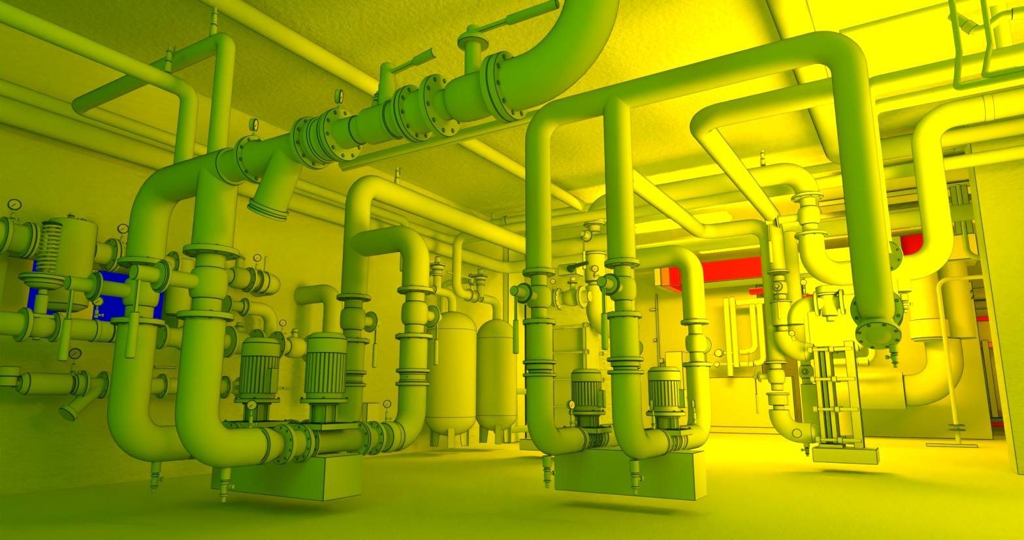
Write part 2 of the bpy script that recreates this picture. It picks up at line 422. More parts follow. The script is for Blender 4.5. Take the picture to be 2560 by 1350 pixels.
s=pipe('spool_piece','straight spool between valve and check valve on the back left discharge leg','pipe',[(-4.5848,4.544,1.0518),(-4.5848,4.544,1.2008),(-4.5848,4.544,1.3498)],0.124,0.248,0.0059)
flange(s,(-4.5848,4.544,1.0518),'z',0.152,0.032,0,w=0.0059)
flange(s,(-4.5848,4.544,1.3498),'z',0.168,0.04,8,w=0.0059)
valve('ball valve on the back discharge leg, below the tee of the left pump pair',(-4.5848,4.544,1.5589),'z',0.3783,0.0864,0.12,'y',0.352,0.0496,0.68,0.104,0.04,'-z',0.448,0.04,group='ball valves on the discharge legs of the left pump pair',w=0.006)
p=pipe('discharge_bend','discharge elbow rising beside the tanks, with a collar at its foot','pipe',[(-3.8152,4.3206,0.4952),(-3.8152,4.544,0.4952),(-3.8152,4.544,0.9362)],0.124,0.248,0.0054)
flange(p,(-3.8152,4.544,0.9362),'z',0.152,0.032,0,w=0.0055)
rev('pipe_collar',p,(-3.8152,4.1881,0.4952),'y',[(0,0.1141),(0.024,0.1277),(0.08,0.1277),(0.096,0.1116),(0.1405,0.1116)],'cast',0.0051,32,32)
flange(p,(-3.8152,4.0654,0.4952),'y',0.1344,0.04,10,w=0.005)
e=thing('expansion_joint','short flanged joint after the second pump, at the end of the plinth','pipe joint',(-3.8152,3.9429,0.4952))
rev('sleeve',e,(-3.8152,3.9031,0.4952),'y',[(0,0.08),(0.1531,0.088)],'cast',0.0049,32,32)
flange(e,(-3.8152,3.9207,0.4952),'y',0.1344,0.04,10,w=0.0049)
c=thing('check_valve','wafer check valve between two rings on the discharge leg beside the tanks','valve',(-3.8152,4.544,0.9362),'wafer check valves above the left discharge elbows')
rev('body',c,(-3.8152,4.544,0.9562),'z',[(0,0.1153),(0.0756,0.1153)],'cast',0.0055,32,32)
rev('ring',c,(-3.8152,4.544,0.9522),'z',[(0,0.1228),(0.02,0.1228)],'cast',0.0055,32,32)
rev('ring',c,(-3.8152,4.544,1.0158),'z',[(0,0.1228),(0.02,0.1228)],'cast',0.0055,32,32)
box('name_plate',c,(-3.7904,4.425,0.9842),(-3.7805,4.4374,1.0038),'cast',0.0054)
s=pipe('spool_piece','straight spool between valve and check valve, in front of the tanks','pipe',[(-3.8152,4.544,1.0518),(-3.8152,4.544,1.2028),(-3.8152,4.544,1.3537)],0.124,0.248,0.0055)
flange(s,(-3.8152,4.544,1.0518),'z',0.152,0.032,0,w=0.0055)
flange(s,(-3.8152,4.544,1.3537),'z',0.168,0.04,8,w=0.0056)
valve('ball valve on the front discharge leg, lever hanging in front of the tanks',(-3.8152,4.544,1.563),'z',0.3785,0.0864,0.12,'y',0.352,0.0496,0.68,0.104,0.04,'-z',0.448,0.04,group='ball valves on the discharge legs of the left pump pair',w=0.0056)
p=pipe('discharge_header','discharge header from the left pumps, rising, tee-ing and running to the back','pipe',[(-4.5848,4.544,1.7681),(-4.5848,4.544,2.952),(-4.5848,8.232,2.952),(-3.2574,8.232,2.952)],0.124,0.248,0.0092,branches=[([(-3.8152,4.544,1.7723),(-3.8152,4.544,2.2896),(-4.5848,4.544,2.2896)],0.124,0.248)])
flange(p,(-4.5848,4.544,1.7681),'z',0.164,0.04,8,w=0.006)
flange(p,(-3.8152,4.544,1.7723),'z',0.164,0.04,8,w=0.0056)
small_valve('vent_cock','vent cock standing on the discharge header near the tanks',(-4.5848,5.0993,3.068),(0,0,1),0.208,0.024,group='vent cocks on top of ceiling pipes',w=0.0042,side=(0,1,0),lever=0.08)
st=thing('strainer','Y-shaped flanged strainer hanging from the thick header','strainer',(-3.4189,2.5032,2.2944))
rev('body',st,(-3.4229,2.5032,2.2944),'x',[(0,0.12),(0.016,0.12),(0.08,0.1),(0.4382,0.096),(0.4862,0.108)],'cast',0.0039,36,32)
rev('basket_housing',st,(-3.1076,2.5032,2.2944),(-0.47,0.02,-0.88),[(0,0.0944),(0.376,0.1024)],'cast',0.0038,36,32)
rev('basket_flange',st,(-3.2809,2.5106,1.9699),(-0.47,0.02,-0.88),[(0,0.12),(0.024,0.12),(0.024,0.1136),(0.04,0.1136),(0.04,0.12),(0.06,0.12)],'cast',0.0038,36,32)
flange(st,(-2.9247,2.5032,2.2944),'x',0.156,0.036,10,w=0.0037)
jr=thing('expansion_joint','ribbed joint ring between two large flanges on the thick header','pipe joint',(-2.9167,2.5032,2.2944))
rev('bellows',jr,(-2.9007,2.5032,2.2944),'x',[(0,0.12),(0.032,0.12),(0.04,0.1376),(0.08,0.1376),(0.088,0.124),(0.2012,0.132)],'cast',0.0037,36,32)
rev('ring',jr,(-2.7436,2.5032,2.2944),'x',[(0,0.1464),(0.016,0.1464)],'cast',0.0036,36,32)
rev('ring',jr,(-2.7196,2.5032,2.2944),'x',[(0,0.1504),(0.016,0.1504)],'cast',0.0036,36,32)
flange(jr,(-2.6836,2.5032,2.2944),'x',0.1536,0.036,10,w=0.0036)
bv=thing('control_valve','inline valve with upright stem and tilted lever on the thick header','valve',(-2.5529,2.5032,2.2944))
rev('neck',bv,(-2.6676,2.5032,2.2944),'x',[(0,0.0864),(0.1226,0.084),(0.1226,0.0784),(0.2142,0.0784)],'cast',0.0036,32,32)
rev('body',bv,(-2.4693,2.5032,2.2944),'x',[(0,0.1),(0.1735,0.1),(0.1735,0.108),(0.1975,0.108),(0.1975,0.0976),(0.2715,0.0976)],'cast',0.0035,36,32)
rev('stem',bv,(-2.3466,2.5032,2.3744),'z',[(0,0.048),(0.136,0.048),(0.16,0.0416),(0.2458,0.0416),(0.2618,0.0352)],'cast',0.0034,24,32)
bm=bmesh.new(); add_bar(bm,(-2.3226,2.5032,2.5802),(-2.1466,2.5032,2.6002),0.028,0.024); finish('lever',bm,'cast',bv,0.0024,smooth=False)
rev('grip',bv,(-2.1626,2.5032,2.5978),(1,0,0.12),[(0,0.0144),(0.016,0.024),(0.144,0.0272)],'cast',0.0034,16,32)
flange(bv,(-2.1699,2.5032,2.2944),'x',0.148,0.024,0,w=0.0033)
sp=pipe('flanged_spool','short flanged spool with bolts on the thick header, right of the tilted lever','pipe',[(-2.1419,2.5032,2.2944),(-2.0779,2.5032,2.2944),(-1.9522,2.5032,2.2944)],0.112,0.224,0.0033)
flange(sp,(-2.1379,2.5032,2.2944),'x',0.1504,0.028,10,w=0.0033)
flange(sp,(-1.9682,2.5032,2.2944),'x',0.1624,0.04,10,w=0.0032)
lb=thing('ball_valve','largest ball valve, with upright stem and long level lever, top centre','valve',(-1.7679,2.5032,2.2944))
rev('body',lb,(-1.9522,2.5032,2.2944),'x',[(0,0.0792),(0.0643,0.0792),(0.0703,0.0925),(0.0823,0.1011),(0.1003,0.1077),(0.1243,0.1121),(0.1543,0.1141),(0.1843,0.1144),(0.2143,0.1141),(0.2443,0.1121),(0.2683,0.1077),(0.2863,0.1011),(0.2983,0.0925),(0.3043,0.0792),(0.3978,0.0792)],'cast',0.0032,36,50)
rev('stem',lb,(-1.7679,2.5032,2.3744),'z',[(0,0.0416),(0.2098,0.0416)],'cast',0.0031,28,32)
rev('stem_flange',lb,(-1.7679,2.5032,2.5802),'z',[(0,0.0752),(0,0.08),(0.028,0.08),(0.028,0.072),(0.04,0.072)],'cast',0.0032,36,32)
rev('stem_cap',lb,(-1.7679,2.5032,2.6082),'z',[(0,0.0336),(0.0662,0.0336),(0.0742,0.0288)],'cast',0.0032,24,32)
bm=bmesh.new(); add_bar(bm,(-1.7439,2.5032,2.6504),(-1.5257,2.5032,2.6504),0.024,0.024); finish('lever',bm,'cast',lb,0.0024,smooth=False)
rev('grip',lb,(-1.5612,2.5032,2.6504),'x',[(0,0.0192),(0.008,0.024),(0.2823,0.024)],'cast',0.0031,18,32)
flange(lb,(-1.5944,2.5032,2.2944),'x',0.1664,0.04,10,w=0.003)
p=pipe('riser_pipe','thick pipe bending up into the ceiling at top centre','pipe',[(-1.5544,2.5032,2.2944),(-1.0944,2.5032,2.2944),(-1.0944,2.5032,4.28)],0.1248,0.3744,0.0028)
flange(p,(-1.5504,2.5032,2.2944),'x',0.1664,0.04,10,w=0.003)
gauge('pressure gauge on the thick header above the strainer',(-3.4829,2.5032,2.4144),0.1258,0.0416,(0.75,0.55,-0.1),group='pressure gauges',w=0.0034)
gauge('pressure gauge on the thick header left of the tilted lever',(-2.7156,2.5032,2.4144),0.125,0.0416,(0.75,0.55,-0.1),group='pressure gauges',w=0.003)
small_valve('test_cock','small bent test cock on the header valve body',(-2.4373,2.5192,2.3984),(0,0.1,1),0.112,0.024,w=0.0022,side=(1,0.2,0))
gauge('gauge with diagonal needle standing on the nearest U-bend pipe',(-3.8152,2.896,0.6024),0.1614,0.0352,(0.75,-0.66,0.05),group='pressure gauges',w=0.0035)
gauge('gauge on the discharge elbow in front of the first tank',(-3.8152,4.2219,0.6112),0.1533,0.0336,(0.75,-0.66,0.05),group='pressure gauges',w=0.0044)
p=pipe('service_pipe','pipe crossing the upper left corner and dropping into the thick header','pipe',[(-4.2408,2.5032,2.3744),(-4.2408,2.5032,2.9688),(-4.2408,-0.96,2.9688)],0.06,0.09,0.0045)
small_valve('vent_cock','vent cock on the pipe crossing the upper left corner',(-4.2408,2.3222,3.0328),(0,0,1),0.208,0.0208,group='vent cocks on top of ceiling pipes',w=0.0027,side=(0,1,0),lever=0.08)
p=pipe('service_pipe','pipe rising from the header, crossing high to the left, then along the wall','pipe',[(-3.8592,2.5032,2.3744),(-3.8592,2.5032,3.2664),(-5.9232,2.5032,3.2664),(-5.9232,6.8,3.2664),(-5.9232,6.8,2.5464)],0.0608,0.0851,0.0053)
small_valve('vent_cock','vent cock at the top left end of the high crossing pipe',(-4.0352,2.5032,3.3304),(0,0,1),0.24,0.0208,group='vent cocks on top of ceiling pipes',w=0.0028,side=(-1,0,0),lever=0.096)
p=pipe('service_pipe','thicker low pipe along the left wall turning right at the back','pipe',[(-6.56,-1.6,3.2793),(-6.56,10.4396,3.2793),(1.76,10.4396,3.2793)],0.116,0.232,0.0119)
p=pipe('service_pipe','thinner pipe above the thick one along the left wall, turning right','pipe',[(-6.56,-1.6,3.465),(-6.56,8.715,3.465),(1.6,8.715,3.465)],0.0784,0.1568,0.0106)
p=pipe('ceiling_pipe','ceiling pipe running diagonally from top left into the back','pipe',[(-4.6731,-1.6,4.096),(-4.6731,4.8,4.096),(-4.6731,10.08,4.096)],0.0944,0.1888,0.0067)
p=pipe('ceiling_pipe','thick ceiling pipe entering at the top right and turning right at the back','pipe',[(-0.6103,2,4.064),(-0.6103,9.5776,4.064),(3.2,9.5776,4.064)],0.144,0.288,0.0085)
p=pipe('service_pipe','pipe ending behind the thick header flanges and running right behind the overhead header','pipe',[(-4.8295,4.52,3.1648),(-2.4,4.52,3.1648),(-0.72,4.52,3.1648)],0.0431,0.0862,0.0052)
p=pipe('service_pipe','thinner pipe tucked under the pipe behind the thick header flanges','pipe',[(-4.8513,4.56,3.1338),(-2.4,4.56,3.1338),(-0.72,4.56,3.1338)],0.0233,0.0467,0.0052)
# second pump pair
tag(box('plinth_block',None,(-2.4968,4.7064,0.112),(-1.396,5.0048,0.4317),'block',0.0047),'long yellow plinth block under the second pair of pumps, centre right','plinth')
a=pipe('suction_header','long overhead header with a small bend at left and two legs to the second pumps','pipe',[(-2.2736,4.0848,1.7065),(-2.2736,4.0848,2.912),(-0.16,4.0848,2.912),(-0.16,4.0848,1.3061),(-0.16,4.3248,1.3061)],0.096,0.192,0.0037,branches=[([(-1.6288,4.0848,1.7044),(-1.6288,4.0848,2.896)],0.096,0.08)])
flange(a,(-2.2736,4.0848,1.7065),'z',0.1192,0.036,8,w=0.0045)
flange(a,(-1.6288,4.0848,1.7044),'z',0.1192,0.036,8,w=0.0042)
valve('ball valve on the left leg of the overhead header',(-2.2736,4.0848,1.5252),'z',0.3226,0.0584,0.0912,'-y',0.352,0.0336,0.63,0.0736,0.0352,'-z',0.424,0.036,group='ball valves on the suction legs of the second pump pair',w=0.0045)
valve('ball valve on the second leg of the overhead header, centre right',(-1.6288,4.0848,1.5272),'z',0.3144,0.0584,0.0912,'-y',0.352,0.0336,0.63,0.0736,0.0352,'-z',0.424,0.036,group='ball valves on the suction legs of the second pump pair',w=0.0042)
s=pipe('spool_piece','straight spool below the ball valve on the left leg of the overhead header','pipe',[(-2.2736,4.0848,1.0593),(-2.2736,4.0848,1.2016),(-2.2736,4.0848,1.344)],0.096,0.192,0.0044)
flange(s,(-2.2736,4.0848,1.344),'z',0.1192,0.036,8,w=0.0045)
flange(s,(-2.2736,4.0848,1.0593),'z',0.12,0.024,0,w=0.0044)
c=thing('check_valve','wafer check valve between two rings on the left leg of the overhead header','valve',(-2.2736,4.0848,0.9697))
rev('body',c,(-2.2736,4.0848,0.9817),'z',[(0,0.08),(0.024,0.08),(0.024,0.0944),(0.0657,0.0944)],'cast',0.0044,32,32)
u=pipe('suction_bend','U-bend pipe into the left pump of the second pair','pipe',[(-2.2736,4.0848,0.9697),(-2.2736,4.0848,0.5024),(-2.2736,4.5936,0.5024)],0.096,0.2016,0.0043)
flange(u,(-2.2736,4.0848,0.9697),'z',0.12,0.024,0,w=0.0044)
rev('reducer',u,(-2.2736,4.5936,0.5024),'y',[(0,0.08),(0.04,0.08),(0.04,0.096),(0.088,0.096),(0.152,0.06)],'cast',0.0047,32,32)
flange(u,(-2.2736,4.7576,0.5024),'y',0.0904,0.024,8,w=0.0048)
e=thing('expansion_joint','short flanged joint before the left pump of the second pair','pipe joint',(-2.2736,4.7776,0.5024))
rev('sleeve',e,(-2.2736,4.7736,0.5024),'y',[(0,0.056),(0.08,0.056)],'cast',0.0048,32,32)
flange(e,(-2.2736,4.8616,0.5024),'y',0.0904,0.024,8,w=0.0049)
small_valve('drain_cock','drain cock under the U-bend of the left pump, second pair',(-2.2736,4.1808,0.4144),(0,0,-1),0.216,0.0272,group='drain cocks under the U-bend pipes',w=0.0028,side=(0.6,0.8,0))
gauge('round gauge beside the left U-bend of the second pump pair',(-2.2736,4.5776,0.5904),0.1713,0.036,(0.95,-0.3,0.05),group='pressure gauges',w=0.004)
s=pipe('spool_piece','straight spool below the ball valve on the second leg of the overhead header','pipe',[(-1.6288,4.0848,1.0588),(-1.6288,4.0848,1.2044),(-1.6288,4.0848,1.35)],0.096,0.192,0.0041)
flange(s,(-1.6288,4.0848,1.35),'z',0.1192,0.036,8,w=0.0041)
flange(s,(-1.6288,4.0848,1.0588),'z',0.12,0.024,0,w=0.0041)
c=thing('check_valve','wafer check valve between two rings on the second leg of the overhead header','valve',(-1.6288,4.0848,0.9755))
rev('body',c,(-1.6288,4.0848,0.9875),'z',[(0,0.08),(0.024,0.08),(0.024,0.0944),(0.0593,0.0944)],'cast',0.0041,32,32)
u=pipe('suction_bend','U-bend pipe into the right pump of the second pair','pipe',[(-1.6288,4.0848,0.9755),(-1.6288,4.0848,0.5024),(-1.6288,4.5936,0.5024)],0.096,0.2016,0.004)
flange(u,(-1.6288,4.0848,0.9755),'z',0.12,0.024,0,w=0.0041)
rev('reducer',u,(-1.6288,4.5936,0.5024),'y',[(0,0.08),(0.04,0.08),(0.04,0.096),(0.088,0.096),(0.152,0.06)],'cast',0.0044,32,32)
flange(u,(-1.6288,4.7576,0.5024),'y',0.0904,0.024,8,w=0.0045)
e=thing('expansion_joint','short flanged joint before the right pump of the second pair','pipe joint',(-1.6288,4.7776,0.5024))
rev('sleeve',e,(-1.6288,4.7736,0.5024),'y',[(0,0.056),(0.08,0.056)],'cast',0.0045,32,32)
flange(e,(-1.6288,4.8616,0.5024),'y',0.0904,0.024,8,w=0.0046)
small_valve('drain_cock','drain cock under the U-bend of the right pump, second pair',(-1.6288,4.1808,0.4144),(0,0,-1),0.216,0.0272,group='drain cocks under the U-bend pipes',w=0.0026,side=(0.6,0.8,0))
gauge('round gauge with dark needle between the right U-bend and its pump',(-1.6288,4.5776,0.5904),0.171,0.036,(0.93,0.35,0),group='pressure gauges',w=0.0037)
pump('finned pump motor, left pump of the second pair',-2.2736,4.856,0.5024,0.132,0.0576,4.8816,4.8304,0.5877,0.6816,0.9371,1.0089,1.0413,0.1216,0.1456,'vertical motor pumps of the second pump pair',True,0.005)
pump('finned pump motor, right pump of the second pair',-1.6288,4.856,0.5024,0.132,0.0576,4.8816,4.8304,0.5877,0.6816,0.9371,1.0089,1.0413,0.1216,0.1456,'vertical motor pumps of the second pump pair',True,0.0047)
p=pipe('discharge_bend','discharge elbow of the left pump, second pair, behind the U-bend','pipe',[(-2.2736,5.0544,0.5024),(-2.2736,5.7504,0.5024),(-2.2736,5.7504,1.0991)],0.0968,0.213,0.0056)
flange(p,(-2.2736,5.7504,1.0991),'z',0.1216,0.036,8,w=0.0057)
rev('pipe_collar',p,(-2.2736,4.9584,0.5024),'y',[(0,0.08),(0.024,0.0968),(0.064,0.0968),(0.08,0.08),(0.112,0.08)],'cast',0.005,32,32)
flange(p,(-2.2736,4.9504,0.5024),'y',0.0904,0.024,8,w=0.005)
e=thing('expansion_joint','short flanged joint after the left pump of the second pair','pipe joint',(-2.2736,4.8544,0.5024))
rev('sleeve',e,(-2.2736,4.8464,0.5024),'y',[(0,0.056),(0.088,0.056)],'cast',0.0049,32,32)
flange(e,(-2.2736,4.8544,0.5024),'y',0.0904,0.024,8,w=0.0049)
valve('ball valve on the hidden discharge leg behind the second suction leg',(-2.2736,5.7504,1.285),'z',0.3318,0.0584,0.0896,'y',0.32,0.04,0.7,0.08,0.0336,'-z',0.32,0.032,w=0.0058)
p=pipe('discharge_bend','discharge elbow of the right pump, second pair, rising to a ball valve','pipe',[(-1.6288,5.0544,0.5024),(-1.6288,5.7504,0.5024),(-1.6288,5.7504,1.0991)],0.0968,0.213,0.0053)
flange(p,(-1.6288,5.7504,1.0991),'z',0.1216,0.036,8,w=0.0054)
rev('pipe_collar',p,(-1.6288,4.9584,0.5024),'y',[(0,0.08),(0.024,0.0968),(0.064,0.0968),(0.08,0.08),(0.112,0.08)],'cast',0.0047,32,32)
flange(p,(-1.6288,4.9504,0.5024),'y',0.0904,0.024,8,w=0.0047)
e=thing('expansion_joint','short flanged joint after the right pump of the second pair','pipe joint',(-1.6288,4.8544,0.5024))
rev('sleeve',e,(-1.6288,4.8464,0.5024),'y',[(0,0.056),(0.088,0.056)],'cast',0.0046,32,32)
flange(e,(-1.6288,4.8544,0.5024),'y',0.0904,0.024,8,w=0.0046)
valve('ball valve on the right discharge leg of the second pump pair',(-1.6288,5.7504,1.285),'z',0.3318,0.0584,0.0896,'y',0.32,0.04,0.7,0.08,0.0336,'-z',0.32,0.032,w=0.0055)
gauge('round gauge at the right discharge elbow of the second pump pair',(-1.6288,5.5904,0.5984),0.1659,0.0344,(0.93,0.35,0),group='pressure gauges',w=0.0044)
gauge('round gauge between left motor and second U-bend of the second pump pair',(-2.2736,5.5504,0.5984),0.1639,0.0344,(0.93,0.35,0),group='pressure gauges',w=0.0046)
p=pipe('discharge_header','discharge header of the second pumps, running back, right and down beside the exchanger','pipe',[(-2.2736,5.7504,1.4709),(-2.2736,5.7504,3.004),(-2.2736,8.6184,3.004),(-1.4518,8.6184,3.004),(-1.4518,8.6184,1.2545)],0.0987,0.2172,0.0084,branches=[([(-1.6288,5.7504,1.4709),(-1.6288,5.7504,2.096),(-2.2736,5.7504,2.096)],0.0968,0.1936)])
flange(p,(-2.2736,5.7504,1.4709),'z',0.1216,0.036,8,w=0.0058)
flange(p,(-1.6288,5.7504,1.4709),'z',0.1216,0.036,8,w=0.0055)
p=pipe('supply_pipe','overhead pipe below the long header, turning back and down to the exchanger','pipe',[(-0.08,5.0464,3.0408),(-1.3336,5.0464,3.0408),(-1.3336,8.48,3.0408),(-1.3336,8.48,2.3454)],0.0944,0.1982,0.0078)
flange(p,(-1.3336,8.48,2.3454),'z',0.128,0.032,8,w=0.0077)
valve('small ball valve above the exchanger, lever hanging across its cylinder',(-1.3336,8.48,2.1448),'z',0.3096,0.068,0.092,'-y',0.2,0.032,0.7,0.06,0.028,'-z',0.4,0.028,w=0.0076)
c=thing('check_valve','cylindrical filter body between valve and upper exchanger elbow','valve',(-1.3336,8.48,1.6783))
rev('body',c,(-1.3336,8.48,1.6783),'z',[(0,0.112),(0.2963,0.112)],'cast',0.0075,32,32)
flange(c,(-1.3336,8.48,1.9746),'z',0.128,0.028,0,w=0.0076)
rev('neck',c,(-1.3336,8.48,1.6063),'z',[(0,0.06),(0.072,0.06)],'cast',0.0075,32,32)
tag(box('plinth_block',None,(-1.0984,8.272,0.112),(-0.456,8.728,0.2692),'block',0.007),'small yellow plinth block under the plate exchanger, right','plinth')
plate_exchanger('plate heat exchanger with tie rods and end column on the small plinth',-1.0023,-0.8282,-0.6301,8.32,8.64,0.3172,1.406,1.4625,None,0.0064,4,-0.4922)
p=pipe('exchanger_pipe','short elbow leading into the upper port of the plate exchanger','pipe',[(-1.3336,8.48,1.6063),(-1.3336,8.48,1.3608),(-1.0983,8.48,1.3608)],0.116,0.232,0.0075)
rev('reducer',p,(-1.1063,8.48,1.3608),'x',[(0,0.116),(0.104,0.088)],'pipe',0.0074,32,32)
p=pipe('exchanger_pipe','elbow leading into the lower port of the plate exchanger','pipe',[(-1.4518,8.48,0.6838),(-1.4518,8.48,0.4183),(-1.0983,8.48,0.4183)],0.116,0.232,0.0074)
rev('reducer',p,(-1.1063,8.48,0.4183),'x',[(0,0.116),(0.104,0.088)],'pipe',0.0072,32,32)
rev('branch_stub',p,(-1.2528,8.4,0.4183),'-y',[(0,0.0512),(0.048,0.0512)],'pipe',0.0072,32,32)
valve('ball valve with long lever low down beside the plate exchanger',(-1.4518,8.48,1.0739),'z',0.333,0.068,0.1,'-x',0.264,0.032,0.72,0.068,0.028,'-z',0.44,0.028,w=0.0075)
flange(p,(-1.4518,8.48,1.2404),'z',0.132,0.032,0,w=0.0075)
c=thing('strainer','short cylindrical strainer above the lower exchanger elbow','strainer',(-1.4518,8.48,0.7352))
rev('body',c,(-1.4518,8.48,0.7352),'z',[(0,0.112),(0.1318,0.112)],'cast',0.0074,32,32)
flange(c,(-1.4518,8.48,0.867),'z',0.132,0.028,0,w=0.0075)
rev('neck',c,(-1.4518,8.48,0.6712),'z',[(0,0.064),(0.064,0.064)],'cast',0.0074,32,32)
small_valve('drain_cock','drain cock under the lower exchanger elbow',(-1.1783,8.48,0.3143),(0,0,-1),0.16,0.0288,w=0.0046,side=(-1,0,0))
gauge('round gauge just above the upper exchanger port',(-1.2263,8.4,1.4648),0.1125,0.036,(0.3,-0.95,0),group='pressure gauges',w=0.0062)
p=pipe('return_pipe','upright pipe just behind the plate exchanger pipes','pipe',[(-1.2562,9.04,2.9647),(-1.2562,9.04,2.3195),(-1.2562,9.04,1.4943)],0.096,0.192,0.0081)
valve('small ball valve on the upright pipe behind the exchanger elbow',(-1.1762,8.96,1.1397),'z',0.336,0.06,0.088,'-y',0.16,0.024,0.7,0.04,0.024,'-z',0,0.024,w=0.0078)
p=pipe('return_pipe','upright pipe between the two exchanger elbows, behind a drain cock','pipe',[(-1.1602,8.96,0.9919),(-1.1602,8.96,0.7962),(-1.1602,8.96,0.4343)],0.096,0.192,0.0077)
gauge('round gauge beside the cylindrical filter body',(-1.3018,8.72,1.7713),0.1671,0.0336,(0.3,-0.95,0),group='pressure gauges',w=0.0065)
p=pipe('overhead_pipe','overhead pipe between two down bends, passing behind the slanting pipes','pipe',[(-0.9113,8.304,3.1937),(-0.9113,8.304,3.544),(-3.7128,8.304,3.544),(-3.7128,8.304,3.2504)],0.132,0.2904,0.0089)
flange(p,(-0.9113,8.304,3.1937),'z',0.18,0.04,8,w=0.0075)
flange(p,(-3.7128,8.304,3.2504),'z',0.152,0.04,8,w=0.0089)
valve('large ball valve high at right, lever hanging in front of a pipe',(-0.9113,8.304,2.9585),'z',0.4304,0.088,0.124,'-x',0.496,0.048,0.7,0.1,0.04,'-z',0.528,0.04,w=0.0074)
p=pipe('return_pipe','thick pipe with an S-bend at the far right, running out of view','pipe',[(-0.9113,8.304,2.7233),(-0.9113,8.304,2.2267),(0.3485,8.304,2.2267),(0.3485,8.304,3.8962),(4,8.304,3.8962)],0.1416,0.2974,0.0067)
flange(p,(-0.9113,8.304,2.7233),'z',0.18,0.04,8,w=0.0074)
rev('pipe_band',p,(0.9014,8.304,3.8962),'x',[(0,0.1456),(0.088,0.1456)],'pipe',0.0067,32,32)
rev('drain_pot',p,(-0.0357,8.304,2.0947),'-z',[(-0.08,0.08),(0.136,0.08)],'pipe',0.0069,32,32)
small_valve('drain_cock','drain cock hanging from the S-bend pipe at the far right',(-0.0357,8.304,1.9387),(0,0,-1),0.208,0.032,w=0.0043,side=(1,0,0))
small_valve('vent_cock','vent cock on the overhead pipe, centre right',(-1.3834,8.304,3.688),(0,0,1),0.208,0.028,group='vent cocks on top of ceiling pipes',w=0.0049,side=(0.3,0.9,0),lever=0.096)
valve('ball valve on the left drop of the overhead pipe, between the two legs',(-3.7128,8.304,3.031),'z',0.3988,0.088,0.116,'-y',0.4,0.04,0.62,0.088,0.044,'-z',0.496,0.04,w=0.0088)
c=thing('filter_body','cylindrical filter body with a round gauge, between the two header legs','strainer',(-3.7128,8.304,2.4146))
rev('body',c,(-3.7128,8.304,2.4146),'z',[(0,0.148),(0.397,0.148)],'cast',0.0087,32,32)
flange(c,(-3.7128,8.304,2.8116),'z',0.16,0.04,8,w=0.0088)
rev('neck',c,(-3.7128,8.304,2.3586),'z',[(0,0.104),(0.056,0.104)],'cast',0.0087,32,32)
p=pipe('exchanger_pipe','elbow at the foot of the left drop, between the two header legs','pipe',[(-3.7128,8.304,2.3586),(-3.7128,8.304,1.7475),(-3.3528,8.304,1.7475)],0.1424,0.299,0.0086)
gauge('round gauge on the filter body between the two header legs',(-3.6488,8.16,2.4546),0.1217,0.048,(0.3,-0.95,0),group='pressure gauges',w=0.0072)
# rear exchanger
tag(box('plinth_block',None,(-4.8352,8.0848,0.112),(-3.099,8.6,0.2608),'block',0.0084),'low yellow plinth block behind the left U-bend of the second pumps','plinth')
plate_exchanger('large plate heat exchanger behind the left leg of the overhead header',-4.395,-3.795,-4.619,8.12,8.544,0.3008,1.838,1.878,None,0.0072,5,-3.659)
# tanks
t=thing('expansion_tank','nearer domed expansion tank on splayed legs at the left wall','tank',(-6.0412,8.091,0.112),'domed expansion tanks by the left wall')
rev('vessel',t,(-6.0412,8.091,0.112),'z',[(0.1558,0),(0.1612,0.0747),(0.1771,0.1466),(0.203,0.2129),(0.2378,0.2709),(0.2802,0.3186),(0.3286,0.354),(0.3812,0.3758),(0.4358,0.3831),(1.7227,0.3831),(1.782,0.3758),(1.839,0.354),(1.8916,0.3186),(1.9376,0.2709),(1.9754,0.2129),(2.0035,0.1466),(2.0208,0.0747),(2.0266,0)],'equip',0.0048,48,32)
rev('weld_seam',t,(-6.0412,8.091,1.8315),'z',[(0,0.3839),(0.0064,0.3839)],'seam',0,48,32)
rev('weld_seam',t,(-6.0412,8.091,0.5446),'z',[(0,0.3839),(0.0064,0.3839)],'seam',0,48,32)
rev('outlet',t,(-6.0412,8.091,0.2918),'-z',[(0,0.04),(0.048,0.04),(0.056,0.024)],'equip',0.0093,20,32)
bm=bmesh.new(); add_bar(bm,(-5.8441,7.8562,0.112),(-5.8441,7.8562,0.5318),0.104,0.0176,up=(0.643,-0.766,0))
ws=[[bm.verts.new(V(c_)+V((0.766,0.643,0))*s_) for c_ in [(-5.8498,7.8629,0.112),(-5.8498,7.8629,0.4998),(-5.947,7.9788,0.4998),(-5.911,7.9359,0.112)]] for s_ in (-0.0088,0.0088)]
for i_ in range(4): bm.faces.new((ws[0][i_],ws[0][(i_+1)%4],ws[1][(i_+1)%4],ws[1][i_]))
bm.faces.new(ws[0][::-1]); bm.faces.new(ws[1]); finish('leg',bm,'equip',t,0.0048,smooth=False)
bm=bmesh.new(); add_bar(bm,(-5.9363,8.379,0.112),(-5.9363,8.379,0.5318),0.104,0.0176,up=(0.342,0.94,0))
ws=[[bm.verts.new(V(c_)+V((-0.94,0.342,0))*s_) for c_ in [(-5.9393,8.3708,0.112),(-5.9393,8.3708,0.4998),(-5.991,8.2287,0.4998),(-5.9719,8.2813,0.112)]] for s_ in (-0.0088,0.0088)]
for i_ in range(4): bm.faces.new((ws[0][i_],ws[0][(i_+1)%4],ws[1][(i_+1)%4],ws[1][i_]))
bm.faces.new(ws[0][::-1]); bm.faces.new(ws[1]); finish('leg',bm,'equip',t,0.0048,smooth=False)
bm=bmesh.new(); add_bar(bm,(-6.343,8.0378,0.112),(-6.343,8.0378,0.5318),0.104,0.0176,up=(-0.985,-0.174,0))
